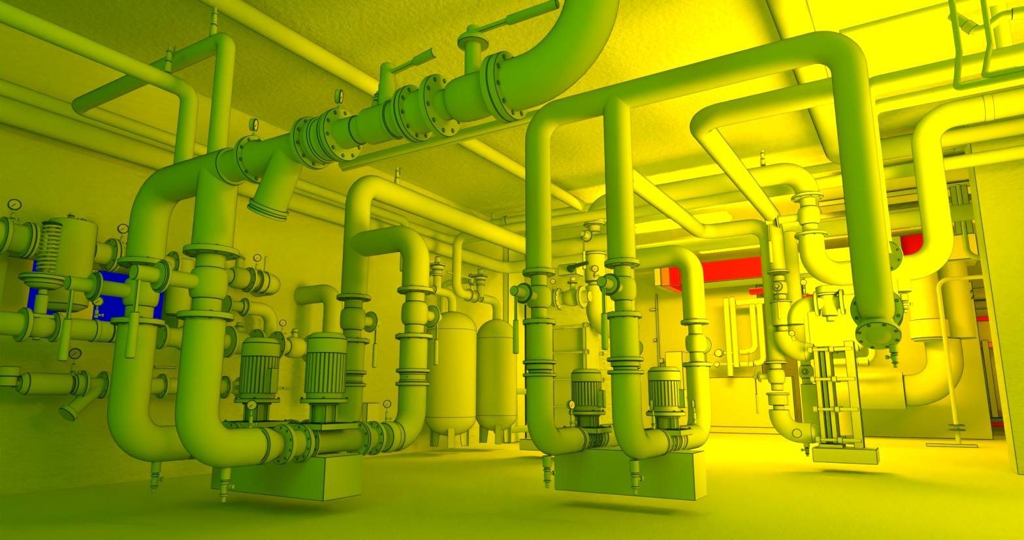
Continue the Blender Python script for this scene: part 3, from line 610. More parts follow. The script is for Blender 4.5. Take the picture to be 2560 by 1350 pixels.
ws=[[bm.verts.new(V(c_)+V((0.174,-0.985,0))*s_) for c_ in [(-6.3344,8.0393,0.112),(-6.3344,8.0393,0.4998),(-6.1855,8.0656,0.4998),(-6.2406,8.0558,0.112)]] for s_ in (-0.0088,0.0088)]
for i_ in range(4): bm.faces.new((ws[0][i_],ws[0][(i_+1)%4],ws[1][(i_+1)%4],ws[1][i_]))
bm.faces.new(ws[0][::-1]); bm.faces.new(ws[1]); finish('leg',bm,'equip',t,0.0048,smooth=False)
p=pipe('tank_pipe','elbow pipe on top of the nearer expansion tank','pipe',[(-6.0412,8.091,2.1226),(-6.0412,8.091,2.4117),(-6.0412,7.595,2.4117)],0.068,0.136,0.0097)
s=thing('safety_valve','safety valve above the nearer tank, partly hidden by an elbow','valve',(-6.0412,7.6981,2.4117),'safety valves above the expansion tanks')
rev('inlet',s,(-6.0412,7.6981,2.4117),'z',[(0,0.0624),(0.2232,0.0624),(0.2232,0.0784),(0.2524,0.0784),(0.2524,0.068),(0.3009,0.068)],'cast',0.0094,24,32)
rev('body',s,(-6.0412,7.6981,2.7126),'z',[(0,0.048),(0.0146,0.08),(0.0679,0.096),(0.0776,0.096)],'cast',0.0094,24,32)
box('bonnet_flange',s,(-6.1372,7.6021,2.7902),(-5.9452,7.7941,2.8291),'cast',0.0094)
rev('bonnet',s,(-6.0412,7.6981,2.8291),'z',[(0,0.048),(0.0971,0.048),(0.1068,0.036)],'cast',0.0094,20,32)
rev('outlet',s,(-6.0412,7.6981,2.7514),'-x',[(0,0.056),(0.16,0.056),(0.16,0.104),(0.2,0.104)],'cast',0.0094,24,32)
t=thing('expansion_tank','farther domed expansion tank on splayed legs, brightest on its right side','tank',(-5.904,9.1437,0.112),'domed expansion tanks by the left wall')
rev('vessel',t,(-5.904,9.1437,0.112),'z',[(0.1875,0),(0.1924,0.0658),(0.2068,0.1292),(0.2301,0.1875),(0.2616,0.2386),(0.2999,0.2806),(0.3437,0.3118),(0.3911,0.331),(0.4405,0.3375),(1.6748,0.3375),(1.74,0.331),(1.8027,0.3118),(1.8605,0.2806),(1.9111,0.2386),(1.9527,0.1875),(1.9835,0.1292),(2.0026,0.0658),(2.009,0)],'equip',0.0048,48,32)
rev('weld_seam',t,(-5.904,9.1437,1.7836),'z',[(0,0.3382),(0.0064,0.3382)],'seam',0,48,32)
rev('weld_seam',t,(-5.904,9.1437,0.5493),'z',[(0,0.3382),(0.0064,0.3382)],'seam',0,48,32)
rev('outlet',t,(-5.904,9.1437,0.3235),'-z',[(0,0.04),(0.048,0.04),(0.056,0.024)],'equip',0.0101,20,32)
bm=bmesh.new(); add_bar(bm,(-5.7304,8.9369,0.112),(-5.7304,8.9369,0.5365),0.104,0.0176,up=(0.643,-0.766,0))
ws=[[bm.verts.new(V(c_)+V((0.766,0.643,0))*s_) for c_ in [(-5.7361,8.9436,0.112),(-5.7361,8.9436,0.5045),(-5.8333,9.0595,0.5045),(-5.7973,9.0166,0.112)]] for s_ in (-0.0088,0.0088)]
for i_ in range(4): bm.faces.new((ws[0][i_],ws[0][(i_+1)%4],ws[1][(i_+1)%4],ws[1][i_]))
bm.faces.new(ws[0][::-1]); bm.faces.new(ws[1]); finish('leg',bm,'equip',t,0.0048,smooth=False)
bm=bmesh.new(); add_bar(bm,(-5.8116,9.3974,0.112),(-5.8116,9.3974,0.5365),0.104,0.0176,up=(0.342,0.94,0))
ws=[[bm.verts.new(V(c_)+V((-0.94,0.342,0))*s_) for c_ in [(-5.8146,9.3892,0.112),(-5.8146,9.3892,0.5045),(-5.8664,9.2471,0.5045),(-5.8472,9.2997,0.112)]] for s_ in (-0.0088,0.0088)]
for i_ in range(4): bm.faces.new((ws[0][i_],ws[0][(i_+1)%4],ws[1][(i_+1)%4],ws[1][i_]))
bm.faces.new(ws[0][::-1]); bm.faces.new(ws[1]); finish('leg',bm,'equip',t,0.0048,smooth=False)
bm=bmesh.new(); add_bar(bm,(-6.1699,9.0968,0.112),(-6.1699,9.0968,0.5365),0.104,0.0176,up=(-0.985,-0.174,0))
ws=[[bm.verts.new(V(c_)+V((0.174,-0.985,0))*s_) for c_ in [(-6.1612,9.0984,0.112),(-6.1612,9.0984,0.5045),(-6.0123,9.1246,0.5045),(-6.0675,9.1149,0.112)]] for s_ in (-0.0088,0.0088)]
for i_ in range(4): bm.faces.new((ws[0][i_],ws[0][(i_+1)%4],ws[1][(i_+1)%4],ws[1][i_]))
bm.faces.new(ws[0][::-1]); bm.faces.new(ws[1]); finish('leg',bm,'equip',t,0.0048,smooth=False)
p=pipe('tank_pipe','elbow pipe on top of the farther expansion tank','pipe',[(-5.904,9.1437,2.105),(-5.904,9.1437,2.4167),(-5.904,8.6477,2.4167)],0.068,0.136,0.0104)
s=thing('safety_valve','safety valve with side outlet above the farther tank','valve',(-5.904,8.6509,2.4167),'safety valves above the expansion tanks')
rev('inlet',s,(-5.904,8.6509,2.4167),'z',[(0,0.0624),(0.2025,0.0624),(0.2025,0.0784),(0.2289,0.0784),(0.2289,0.068),(0.2729,0.068)],'cast',0.01,24,32)
rev('body',s,(-5.904,8.6509,2.6896),'z',[(0,0.048),(0.0132,0.08),(0.0616,0.096),(0.0704,0.096)],'cast',0.0101,24,32)
box('bonnet_flange',s,(-6,8.5549,2.76),(-5.808,8.7469,2.7953),'cast',0.0101)
rev('bonnet',s,(-5.904,8.6509,2.7953),'z',[(0,0.048),(0.088,0.048),(0.0969,0.036)],'cast',0.0101,20,32)
rev('outlet',s,(-5.904,8.6509,2.7248),'-x',[(0,0.056),(0.16,0.056),(0.16,0.104),(0.2,0.104)],'cast',0.0101,24,32)
p=pipe('tank_pipe','small pipe from the safety valve of the farther tank down behind a riser','pipe',[(-6.104,8.6509,2.7248),(-6.664,8.6509,2.7248),(-6.664,8.6509,0.32)],0.048,0.1152,0.0105)
p=pipe('tank_pipe','pipe dropping from overhead to the valve beside the farther tank','pipe',[(-3.1795,7.9996,3.2949),(-5.904,7.9996,3.2949),(-5.904,7.9996,2.4167),(-5.904,8.3046,2.4167)],0.072,0.1656,0.0095)
bv=thing('gate_valve','small flanged valve with upright spindle beside the farther tank','valve',(-5.904,8.3046,2.4167))
rev('body',bv,(-5.904,8.3046,2.4167),'y',[(0,0.056),(0.2055,0.056)],'cast',0.0098,24,32)
flange(bv,(-5.904,8.3206,2.4167),'y',0.1,0.032,0,w=0.0098)
flange(bv,(-5.904,8.4942,2.4167),'y',0.1,0.032,0,w=0.0099)
rev('spindle',bv,(-5.904,8.4074,2.4167),'z',[(0.04,0.024),(0.176,0.024),(0.176,0.04),(0.2,0.04),(0.2,0.024),(0.288,0.024)],'cast',0.0099,16,32)
bm=bmesh.new(); add_bar(bm,(-5.904,8.4074,2.6887),(-5.944,7.8074,2.7047),0.024,0.024); finish('lever',bm,'cast',bv,0.0032,smooth=False)
# condensate and regulator set by the left wall
p=pipe('regulator_pipe','thick pipe with clamp ring entering at the left edge','pipe',[(-6.4,0.8,2.1435),(-6.4,1.2,2.1435),(-6.4,2.4597,2.1435)],0.12,0.24,0.0043)
flange(p,(-6.4,2.2901,2.1435),'y',0.16,0.04,0,w=0.0052)
flange(p,(-6.4,2.4604,2.1435),'y',0.156,0.032,0,w=0.0053)
flange(p,(-6.4,2.4957,2.1435),'y',0.156,0.032,0,w=0.0053)
p=pipe('regulator_pipe','thick pipe between separator tank and clamp ring, far left','pipe',[(-6.4,2.5015,2.1435),(-6.4,2.5459,2.1435),(-6.4,2.6542,2.1435)],0.108,0.216,0.0054)
t=thing('separator_tank','upright cylindrical separator tank behind the coil spring, far left','tank',(-6.4,2.8163,1.6182))
rev('shell',t,(-6.4,2.8163,1.6182),'z',[(-0.048,0.1142),(0,0.1904),(0.7448,0.1904),(0.7608,0.1809)],'equip',0.0055,44,32)
small_valve('vent_cock','left of the two small cocks on top of the separator tank',(-6.432,2.8003,2.363),(0,0,1),0.104,0.032,w=0.0036,side=(0,1,0))
small_valve('vent_cock','right of the two small cocks on top of the separator tank',(-6.416,2.8963,2.363),(0,0,1),0.08,0.032,w=0.0036,side=(0,1,0))
p=pipe('regulator_pipe','short pipe from separator tank to the round flange','pipe',[(-6.4,2.9876,2.1435),(-6.4,3.0867,2.1435),(-6.4,3.1518,2.1435)],0.1,0.2,0.0058)
flange(p,(-6.4,3.1588,2.1435),'y',0.16,0.04,6,w=0.0059)
flange(p,(-6.4,3.1957,2.1435),'y',0.16,0.032,0,w=0.0059)
p=pipe('regulator_pipe','pipe behind the leftmost legs, between two flanges on the wall set','pipe',[(-6.4,3.2036,2.1435),(-6.4,3.3682,2.1435),(-6.4,3.9537,2.1435)],0.096,0.192,0.006)
flange(p,(-6.4,3.7713,2.1435),'y',0.152,0.04,8,w=0.0064)
rev('bend',p,(-6.4,3.8793,2.1435),'-z',[(-0.08,0.112),(0,0.12),(0.44,0.12),(0.496,0.104)],'pipe',0.0064,28,32)
gauge('gauge with diagonal needle standing beside the separator tank',(-6.4,3.2503,2.2475),0.1723,0.048,(0.97,-0.25,0),group='pressure gauges',w=0.005)
gauge('gauge cut by the left edge, above the thick pipe',(-6.384,2.338,2.2715),0.1514,0.048,(0.97,-0.25,0),group='pressure gauges',w=0.0044)
valve('flanged ball valve on the wall set, just right of the second thick leg',(-6.4,4.5471,2.1435),'y',0.6,0.08,0.12,'z',0.264,0.04,0.85,0.064,0.04,(0,-1,0),0,0.032,w=0.007)
flange(p,(-6.4,4.6857,2.1435),'y',0.144,0.04,8,w=0.0071)
p=pipe('regulator_pipe','bullet-shaped elbow turning into the left wall','pipe',[(-6.4,4.7822,2.1435),(-6.4,5.08,2.1435),(-6.816,5.08,2.1435)],0.116,0.1856,0.0074)
flange(p,(-6.4,4.8084,2.1435),'y',0.132,0.04,0,w=0.0072)
flange(p,(-6.4,4.8915,2.1435),'y',0.132,0.04,0,w=0.0073)
gauge('gauge beside a straight rod above the bullet-shaped elbow',(-6.4,4.7788,2.2395),0.1766,0.044,(0.9,-0.42,0),group='pressure gauges',w=0.006)
tag(rev('lever_rod',None,(-6.384,4.888,2.2475),'z',[(0,0.0176),(0.2088,0.0176)],'cast',0.0073,14,32),'upright lever rod above the bullet-shaped elbow','lever')
p=pipe('regulator_pipe','lower pipe ending in a flange at the left edge, below the window','pipe',[(-5.96,0.8,1.3787),(-5.96,1.2,1.3787),(-5.96,2.3447,1.3787)],0.092,0.184,0.004)
flange(p,(-5.96,2.3585,1.3787),'y',0.136,0.04,0,w=0.0049)
rg=thing('pressure_regulator','pressure regulator with diaphragm dish and tall coil spring, far left','regulator',(-5.96,2.4647,1.2587))
rev('body',rg,(-5.96,2.3833,1.3787),'y',[(0,0.06),(0.0188,0.0758),(0.0377,0.0848),(0.0659,0.0932),(0.0942,0.096),(0.1225,0.0932),(0.1507,0.0848),(0.1696,0.0758),(0.1884,0.06)],'cast',0.0049,32,60)
rev('bottom_plug',rg,(-5.96,2.4647,1.2907),'-z',[(0,0.028),(0.024,0.028)],'cast',0.005,20,32)
box('bonnet_flange',rg,(-6.032,2.3847,1.4363),(-5.888,2.5447,1.4715),'cast',0.005)
rev('neck',rg,(-5.96,2.4647,1.4587),'z',[(0,0.056),(-0.0224,0.056)],'cast',0.005,24,32)
rev('yoke',rg,(-5.96,2.4647,1.4715),'z',[(0,0.044),(0.1582,0.044),(0.1582,0.0304),(0.207,0.0304)],'cast',0.005,24,32)
rev('diaphragm_housing',rg,(-5.96,2.4647,1.6793),'z',[(0,0.08),(0.0343,0.132),(0.0833,0.132)],'cast',0.005,36,32)
rev('diaphragm_dish',rg,(-5.96,2.4647,1.7453),'z',[(0,0.164),(0,0.172),(0.032,0.172),(0.044,0.16),(0.048,0.152)],'cast',0.005,40,32)
rev('spring_rod',rg,(-5.96,2.4647,1.7773),'z',[(0,0.024),(0.1309,0.024),(0.1309,0.016),(0.3492,0.016),(0.3492,0.028),(0.4365,0.028)],'cast',0.005,18,32)
rev('spring_cap',rg,(-5.96,2.4647,2.2138),'z',[(-0.012,0.056),(0,0.0704),(0.016,0.0704)],'dark',0.0051,30,32)
bm=bmesh.new(); hp=[(-5.96+0.0624*math.cos(2*math.pi*i/18),2.4647+0.0624*math.sin(2*math.pi*i/18),1.8177+0.3961*i/(18*11.5)) for i in range(208)]
add_tube(bm,hp,0.0092,0.0024,10,True,1); finish('spring',bm,'cast',rg,0)
p=pipe('regulator_pipe','lower pipe running behind the hanging lever, below the window','pipe',[(-5.96,2.5717,1.3787),(-5.96,2.7782,1.3787),(-5.96,3.2305,1.3787)],0.0896,0.1792,0.0052)
flange(p,(-5.96,2.5894,1.3787),'y',0.12,0.04,0,w=0.0051)
rev('pipe_band',p,(-5.96,2.8671,1.3787),'y',[(0,0.0976),(0.04,0.0976)],'pipe',0.0053,32,32)
rev('pipe_band',p,(-5.96,3.0052,1.3787),'y',[(0,0.0912),(0.016,0.0912)],'seam',0,32,32)
flange(p,(-5.96,3.4787,1.3787),'y',0.12,0.04,6,w=0.0058)
rev('reducer',p,(-5.96,3.5014,1.3787),'y',[(0,0.088),(0.1257,0.088),(0.1861,0.116),(0.3734,0.116)],'pipe',0.0058,32,32)
gauge('gauge behind the leftmost hanging lever',(-5.912,2.8671,1.4827),0.1423,0.044,(0.97,-0.25,0),group='pressure gauges',w=0.0044)
valve('ball valve on the lower wall pipe, left of the first motor',(-5.96,4.2963,1.3787),'y',0.64,0.08,0.12,'z',0.208,0.032,0.8,0.048,0.032,'-z',0,0.032,w=0.0064)
flange(p,(-5.96,4.1809,1.3787),'y',0.16,0.04,0,w=0.0063)
flange(p,(-5.96,4.5149,1.3787),'y',0.16,0.04,6,w=0.0066)
valve('ball valve on the lower wall pipe, between the two left motors',(-5.96,5.0203,1.3787),'y',0.48,0.08,0.12,'z',0.208,0.032,0.8,0.048,0.032,'-z',0,0.032,w=0.007,fl=(0.16,0.04),nb=6)
p=pipe('regulator_pipe','smaller elbow on the wall set, turning down behind the first motor','pipe',[(-6.4,4.6059,1.8243),(-6.4,5.0297,1.8243),(-6.4,5.0297,1.3787)],0.076,0.152,0.0073)
flange(p,(-6.4,4.6583,1.8243),'y',0.104,0.032,6,w=0.007)
flange(p,(-6.4,4.4337,1.8243),'y',0.104,0.032,6,w=0.0068)
rev('sleeve',p,(-6.4,4.4337,1.8243),'y',[(0,0.056),(0.2246,0.056)],'cast',0.0068,32,32)
gauge('small gauge beside the elbow behind the first motor',(-6.36,5.1691,1.5387),0.1546,0.04,(0.9,-0.42,0),group='pressure gauges',w=0.0062)
p=pipe('stub_pipe','elbow coming out of the left wall behind the discharge leg','pipe',[(-6.816,5.7644,2.1317),(-6.1644,5.7644,2.1317),(-6.1644,5.7644,0.72)],0.116,0.2088,0.0078)
tr=thing('steam_trap','long cylindrical trap with a round gauge, low on the left wall','trap',(-6.4,2.7689,0.8527))
rev('body',tr,(-6.4,2.6102,0.9327),'y',[(-0.048,0.064),(0,0.0944),(0.3318,0.0944),(0.3448,0.08)],'cast',0.0052,32,32)
rev('inlet',tr,(-6.4,2.5179,0.9327),'y',[(0,0.024),(0.0864,0.024)],'cast',0.0051,16,32)
rev('union',tr,(-6.4,2.5179,0.9327),'y',[(0,0.036),(0.024,0.036)],'cast',0.0051,8,32)
rev('outlet',tr,(-6.4,2.942,0.9327),'y',[(0,0.028),(0.052,0.028)],'cast',0.0055,16,32)
tc=thing('trap_head','drum-shaped trap head cut by the left edge','trap',(-6.4,2.4756,0.8927))
rev('drum',tc,(-6.4,2.4784,0.9087),'z',[(0,0.068),(0.08,0.068),(0.08,0.08),(0.16,0.08)],'cast',0.0051,28,32)
rev('pipe',tc,(-6.4,2.3789,0.9327),'y',[(0,0.024),(0.1334,0.024)],'cast',0.005,14,32)
ys=thing('strainer','small Y-shaped strainer with slanted basket, low on the left wall','strainer',(-6.4,3.1243,0.7727))
rev('cap',ys,(-6.4,2.9679,0.9327),'y',[(0,0.072),(0.016,0.092),(0.064,0.092),(0.08,0.096)],'cast',0.0055,28,32)
flange(ys,(-6.4,3.0569,0.9327),'y',0.124,0.032,0,w=0.0056)
flange(ys,(-6.4,3.2384,0.9327),'y',0.124,0.04,6,w=0.0057)
rev('body',ys,(-6.4,3.0569,0.9327),'y',[(0,0.064),(0.1815,0.064)],'cast',0.0056,24,32)
rev('basket',ys,(-6.4,3.2104,0.9167),(0.1,-0.75,-0.7),[(0,0.06),(0.32,0.06),(0.32,0.08),(0.368,0.08)],'cast',0.0057,24,32)
gauge('gauge with diagonal needle above the small Y-shaped strainer',(-6.4,2.9679,0.9967),0.2071,0.0496,(0.9,-0.42,0),group='pressure gauges',w=0.0046)
p=pipe('regulator_pipe','lowest wall pipe, passing behind the two thick U-bend pipes','pipe',[(-6.4,3.2384,0.9327),(-6.4,3.3891,0.9327),(-6.4,4.5091,0.9327)],0.08,0.16,0.0058)
flange(p,(-6.4,3.7959,0.9327),'y',0.12,0.04,6,w=0.0062)
flange(p,(-6.4,4.495,0.9327),'y',0.12,0.04,6,w=0.0067)
vv=thing('gate_valve','small flanged valve with level spindle, left of the first pump','valve',(-6.4,4.5838,0.9327))
rev('body',vv,(-6.4,4.5096,0.9327),'y',[(0,0.048),(0.16,0.08),(0.32,0.048)],'cast',0.0067,24,32)
rev('spindle',vv,(-6.36,4.6101,0.9327),'x',[(0,0.024),(0.28,0.024),(0.28,0.048),(0.304,0.048)],'cast',0.0068,16,32)
flange(vv,(-6.4,4.6855,0.9327),'y',0.112,0.04,0,w=0.0069)
bm=bmesh.new(); add_bar(bm,(-6.68,3.8576,1.1316),(-6.68,4.0952,1.1316),0.024,0.024); tag(finish('thin_bar',bm,'cast',None,0.0048,smooth=False),'thin wall bar between the two thick U-bend pipes','bar')
bm=bmesh.new(); add_bar(bm,(-6.68,5.4901,0.9411),(-6.68,5.6806,0.9411),0.024,0.024); tag(finish('thin_bar',bm,'cast',None,0.0048,smooth=False),'thin wall bar right of the first terminal box','bar')
tag(box('flat_box',None,(-6.776,6.98,0.28),(-6.68,7.2407,0.7565),'panel',0.0089),'low flat box on the left wall behind the discharge legs','box')
# overhead runs
p=pipe('thin_pipe','thin pipe with a union fitting running under the ceiling at the back','pipe',[(-6.5557,9.92,4.0573),(-2.4,9.92,4.0573),(0.72,9.92,4.0573)],0.0602,0.1204,0.0097)
rev('union',p,(-6.2709,9.92,4.0573),'x',[(0,0.0903),(0.096,0.0903)],'cast',0.0115,20,32)
tag(rev('air_vent',None,(-6.503,9.92,4.1054),'z',[(0,0.028),(0.1391,0.028)],'cast',0.0117,14,32),'small upright air vent where the thin pipe starts','vent')
tag(box('ceiling_light',None,(-4.5107,10.56,4.0256),(-2.5276,11,4.1056),'panel',0.0109),'long flat ceiling light box under the thick overhead pipe','light')
tag(box('ceiling_light',None,(-4.4331,10.72,3.7946),(-2.4242,11.16,3.8746),'panel',0.0109),'lower flat ceiling light box just behind the upper one','light')
cb=thing('control_box','small control box with dark knob right of the first header leg','control box',(-4.1054,7.92,2.4819))
box('case',cb,(-4.1054,7.92,2.4819),(-3.8257,8.16,2.6382),'panel',0.0086)
rev('knob',cb,(-3.8897,7.92,2.56),'-y',[(0,0.056),(0.08,0.04)],'dark',0.0085,14,32)
bm=bmesh.new(); add_bar(bm,(-3.8897,7.824,2.56),(-3.6017,7.824,2.6),0.048,0.04); finish('lever',bm,'dark',cb,0,smooth=False)
bv=thing('ball_valve','flanged ball valve lying level between the two header legs','valve',(-3.8962,7.92,2.1567))
rev('body',bv,(-4.1911,7.92,2.1567),'x',[(0,0.104),(0.0809,0.104),(0.0809,0.08),(0.1855,0.08),(0.2038,0.0956),(0.2314,0.1062),(0.2658,0.1136),(0.3001,0.116),(0.3345,0.1136),(0.3689,0.1062),(0.3964,0.0956),(0.4148,0.08),(0.5623,0.08)],'cast',0.0086,32,60)
flange(bv,(-4.0916,7.92,2.1567),'x',0.152,0.04,10,w=0.0085)
flange(bv,(-3.7466,7.92,2.1567),'x',0.152,0.04,0,w=0.0084)
rev('stem',bv,(-3.8841,7.92,2.2367),'z',[(0,0.036),(0.12,0.036),(0.12,0.072),(0.144,0.072),(0.144,0.036),(0.208,0.036)],'cast',0.0084,20,32)
gauge('small gauge left of the level flanged ball valve',(-4.1848,7.92,2.2607),0.1499,0.0384,(0.3,-0.95,0),group='pressure gauges',w=0.0072)
# far side
tag(box('boiler_base_casing',None,(-5.7967,16.72,0),(-2.5146,17.04,1.3444),'panel',0.0154),'low bright yellow casing on the floor behind the second pumps','casing')
tag(box('base_rail',None,(-5.7967,16.672,0),(-2.4746,16.72,0.16),'panel',0.0151),'long base rail along the foot of the low casing','rail')
tag(box('boiler_cabinet',None,(-7.1941,17.12,0),(-3.2353,18.4,4.6195),'panel',0.0169),'tall greenish cabinet front behind the second pump pair','cabinet')
tag(box('cabinet_post',None,(-5.8656,17.04,0.512),(-5.8096,17.12,3.6231),'panel',0.0166),'thin upright post on the tall cabinet, left of a handle box','post')
tag(box('handle_box',None,(-6.0421,17.04,3.1663),(-5.8581,17.12,3.2409),'panel',0.0169),'small handle block on the tall cabinet, upper left','handle')
tag(box('handle_box',None,(-5.8358,17.04,1.7548),(-5.7092,17.12,1.8779),'panel',0.0166),'small square box on the tall cabinet front','handle')
tag(box('handle_box',None,(-5.9653,17.04,2.3358),(-5.8724,17.12,2.4175),'panel',0.0167),'small latch block on the tall cabinet','handle')
tag(box('burner_box',None,(-5.4284,16.32,0.8585),(-4.9838,17.08,1.9967),'panel',0.0159),'upright box on the cabinet just above the right motor','box')
du=thing('air_duct','long overhead air duct at the back, bright light on its front painted red','duct',(-4.7067,15.52,3.5403))
box('duct_body',du,(-4.7067,15.52,3.5403),(1.28,16.4,4.047),'panel',0.0141)
box('painted_glow_panel',du,(-4.6987,15.496,3.5483),(-2.2636,15.52,4.039),'red',0.0146)  # hot spot of light on the duct front, painted as flat red
tag(box('duct_fin',None,(-5.3388,15.48,3.5593),(-5.1642,16.68,4.0171),'panel',0.0159),'leftmost upright fin beside the glow-painted duct, yellow','fin')
tag(box('duct_fin',None,(-5.1606,15.496,3.5456),(-4.9456,16.696,4.0169),'orange',0.0158),'middle upright fin beside the glow-painted duct, bright light painted orange','fin')  # fin colours step up with the light painted on them
tag(box('duct_fin',None,(-4.9641,15.512,3.5302),(-4.6999,16.712,4.0136),'red',0.0157),'right upright fin beside the glow-painted duct, bright light painted red','fin')
tag(box('painted_glow_strip',None,(-2.6656,13.28,2.8426),(-1.7926,13.44,2.9538),'red',0.0121),'strip of bright light painted red between two upright pipes above the cabinet','rail')  # these red strips stand for brightly lit slots, light painted as colour
tag(box('painted_glow_strip',None,(-2.0023,13.12,2.6654),(-1.3108,13.28,2.7263),'red',0.0116),'lower strip of bright light painted red beside the exchanger gauge','rail')
tag(box('painted_glow_strip',None,(-1.15,12.4,3.6294),(-0.7693,12.56,3.6797),'red',0.0109),'short strip of bright light painted red right of the large ball valve','rail')
tag(box('painted_glow_strip',None,(-0.1525,12.16,3.5749),(0.1555,12.32,3.6288),'red',0.0102),'short strip of bright light painted red between the big drop and the S-bend','rail')
tag(box('painted_glow_box',None,(-0.029,12.64,3.1428),(0.3962,12.96,3.5316),'red',0.0105),'square box inside the S-bend at the far right, bright light painted red','box')  # red is strong light on the box face, painted in
tag(box('switch_box',None,(-0.4092,12.56,3.0384),(0.0029,12.96,3.5243),'panel',0.0107),'yellow box left of the square glow-painted box','box')
p=pipe('gas_pipe','left upright pipe of a close pair in front of the cabinet','pipe',[(-3.8485,16.4,3.269),(-3.8485,16.4,2.306),(-3.8485,16.4,1.3431)],0.068,0.1496,0.0152)
p=pipe('gas_pipe','right upright pipe of a close pair in front of the cabinet','pipe',[(-3.6935,16.4,3.2764),(-3.6935,16.4,2.4132),(-3.6935,16.4,1.5501)],0.068,0.1496,0.0151)
p=pipe('gas_pipe','upright pipe bending left into the upper small valve','pipe',[(-3.2342,16.4,3.0726),(-3.2342,16.4,1.9361),(-3.4782,16.4,1.9361)],0.068,0.1496,0.0148)
p=pipe('gas_pipe','upright pipe bending left into the lower small valve','pipe',[(-3.0671,16.4,3.0793),(-3.0671,16.4,1.6474),(-3.286,16.4,1.6474)],0.068,0.1496,0.0147)
p=pipe('gas_pipe','level pipe at the top of the pipe group before the cabinet','pipe',[(-3.604,16.4,3.129),(-3.3204,16.4,3.129),(-2.9033,16.4,3.129)],0.076,0.152,0.0151)
rv_=thing('regulator_valve','round regulator valve left of the pipe pair','valve',(-4.0867,16.4,1.9188))
rev('body',rv_,(-4.1987,16.4,1.9188),'x',[(0,0.056),(0.048,0.08),(0.176,0.08),(0.224,0.056)],'cast',0.0153,24,32)
rev('ring',rv_,(-4.0867,16.32,1.9188),'y',[(0,0.096),(0.16,0.096)],'cast',0.0152,28,32)
rev('pipe',rv_,(-4.4867,16.4,1.9188),'x',[(0,0.024),(0.88,0.024)],'cast',0.0154,14,32)
rv_=thing('sight_disc','round pale disc on a thin level pipe before the cabinet','valve',(-4.1515,16.4,1.6482))
rev('disc',rv_,(-4.1515,16.36,1.6482),'y',[(0,0.072),(0.08,0.072)],'dial',0.0152,28,32)
rev('pipe',rv_,(-4.4315,16.4,1.6482),'x',[(0,0.028),(0.8,0.028)],'cast',0.0153,14,32)
gv=thing('gas_valve','upper small valve with hanging lever before the cabinet','valve',(-3.4795,16.4,1.9255))
rev('body',gv,(-3.5675,16.4,1.9255),'x',[(-0.048,0.048),(0,0.068),(0.176,0.068)],'cast',0.015,24,32)
bm=bmesh.new(); add_bar(bm,(-3.3739,16.336,1.9255),(-3.4091,16.336,1.6055),0.048,0.024); finish('lever',bm,'cast',gv,0.0064,smooth=False)
gv=thing('gas_valve','lower longer valve with hanging lever before the cabinet','valve',(-3.4254,16.4,1.6283))
rev('body',gv,(-3.5694,16.4,1.6283),'x',[(-0.048,0.048),(0,0.068),(0.288,0.068)],'cast',0.0149,24,32)
bm=bmesh.new(); add_bar(bm,(-3.2526,16.336,1.6283),(-3.3102,16.336,1.3083),0.048,0.024); finish('lever',bm,'cast',gv,0.0064,smooth=False)
tag(box('boiler_casing',None,(-2.3837,16.72,0),(1.1912,18.8,3.2645),'panel',0.0146),'large plain yellow boiler casing at the far right','casing')
bm=bmesh.new(); add_bar(bm,(1.1201,16.672,2.998),(1.1848,16.672,3.0779),0.024,0.04,up=(0,1,0)); tag(finish('casing_handle',bm,'dark',None,0,smooth=False),'upper of two small slanted handles on the large casing','handle')
bm=bmesh.new(); add_bar(bm,(1.1343,16.672,2.8773),(1.1989,16.672,2.9572),0.024,0.04,up=(0,1,0)); tag(finish('casing_handle',bm,'dark',None,0,smooth=False),'lower of two small slanted handles on the large casing','handle')
tag(box('burner_cabinet',None,(-1.9754,16,1.9435),(-0.9711,16.672,3.8241),'panel',0.0141),'yellow burner cabinet behind the plate exchanger','cabinet')
p=pipe('flue_pipe','wide flue elbow from a level cylinder up to the stack, far right','pipe',[(-0.2512,15.84,0.9876),(0.5081,15.84,0.9876),(0.5081,15.84,1.9969)],0.314,0.6279,0.0124)
tag(rev('silencer',None,(-1.5896,15.84,0.9876),'x',[(0,0.3738),(1.3384,0.3738)],'panel',0.0096,40,32),'wide level cylinder behind the plate exchanger, squared end at right','cylinder')
tag(rev('flue_collar',None,(0.3016,15.52,1.9969),'z',[(-0.048,0.272),(0,0.336),(0.024,0.336),(0.368,0.336)],'panel',0.0112,40,32),'wide collar on top of the flue elbow','collar')
tag(rev('flue_stack',None,(0.2854,15.52,2.3649),'z',[(0,0.272),(1.28,0.272)],'panel',0.0096,40,32),'flue stack rising above the wide collar','flue')
tag(rev('flue_stack',None,(0.8134,15.92,1.9969),'z',[(0,0.272),(1.76,0.272)],'panel',0.0096,40,32),'broader flue stack right of the wide collar','flue')
p=pipe('drain_pipe','slender pipe standing on the floor with a foot plate, far right','pipe',[(0.4897,13.8924,0.04),(0.4897,13.8924,2.9148),(2.4897,13.8924,2.9148)],0.037,0.1629,0.0112)
flange(p,(0.4897,13.8924,0.3677),'z',0.128,0.024,0,w=0.0107)
flange(p,(0.4897,13.8924,0.2868),'z',0.128,0.024,0,w=0.0107)
tag(box('foot_plate',None,(0.0074,13.8124,0),(0.7528,13.9884,0.056),'panel',0.0107),'long foot plate on the floor under the slender pipe','plate')
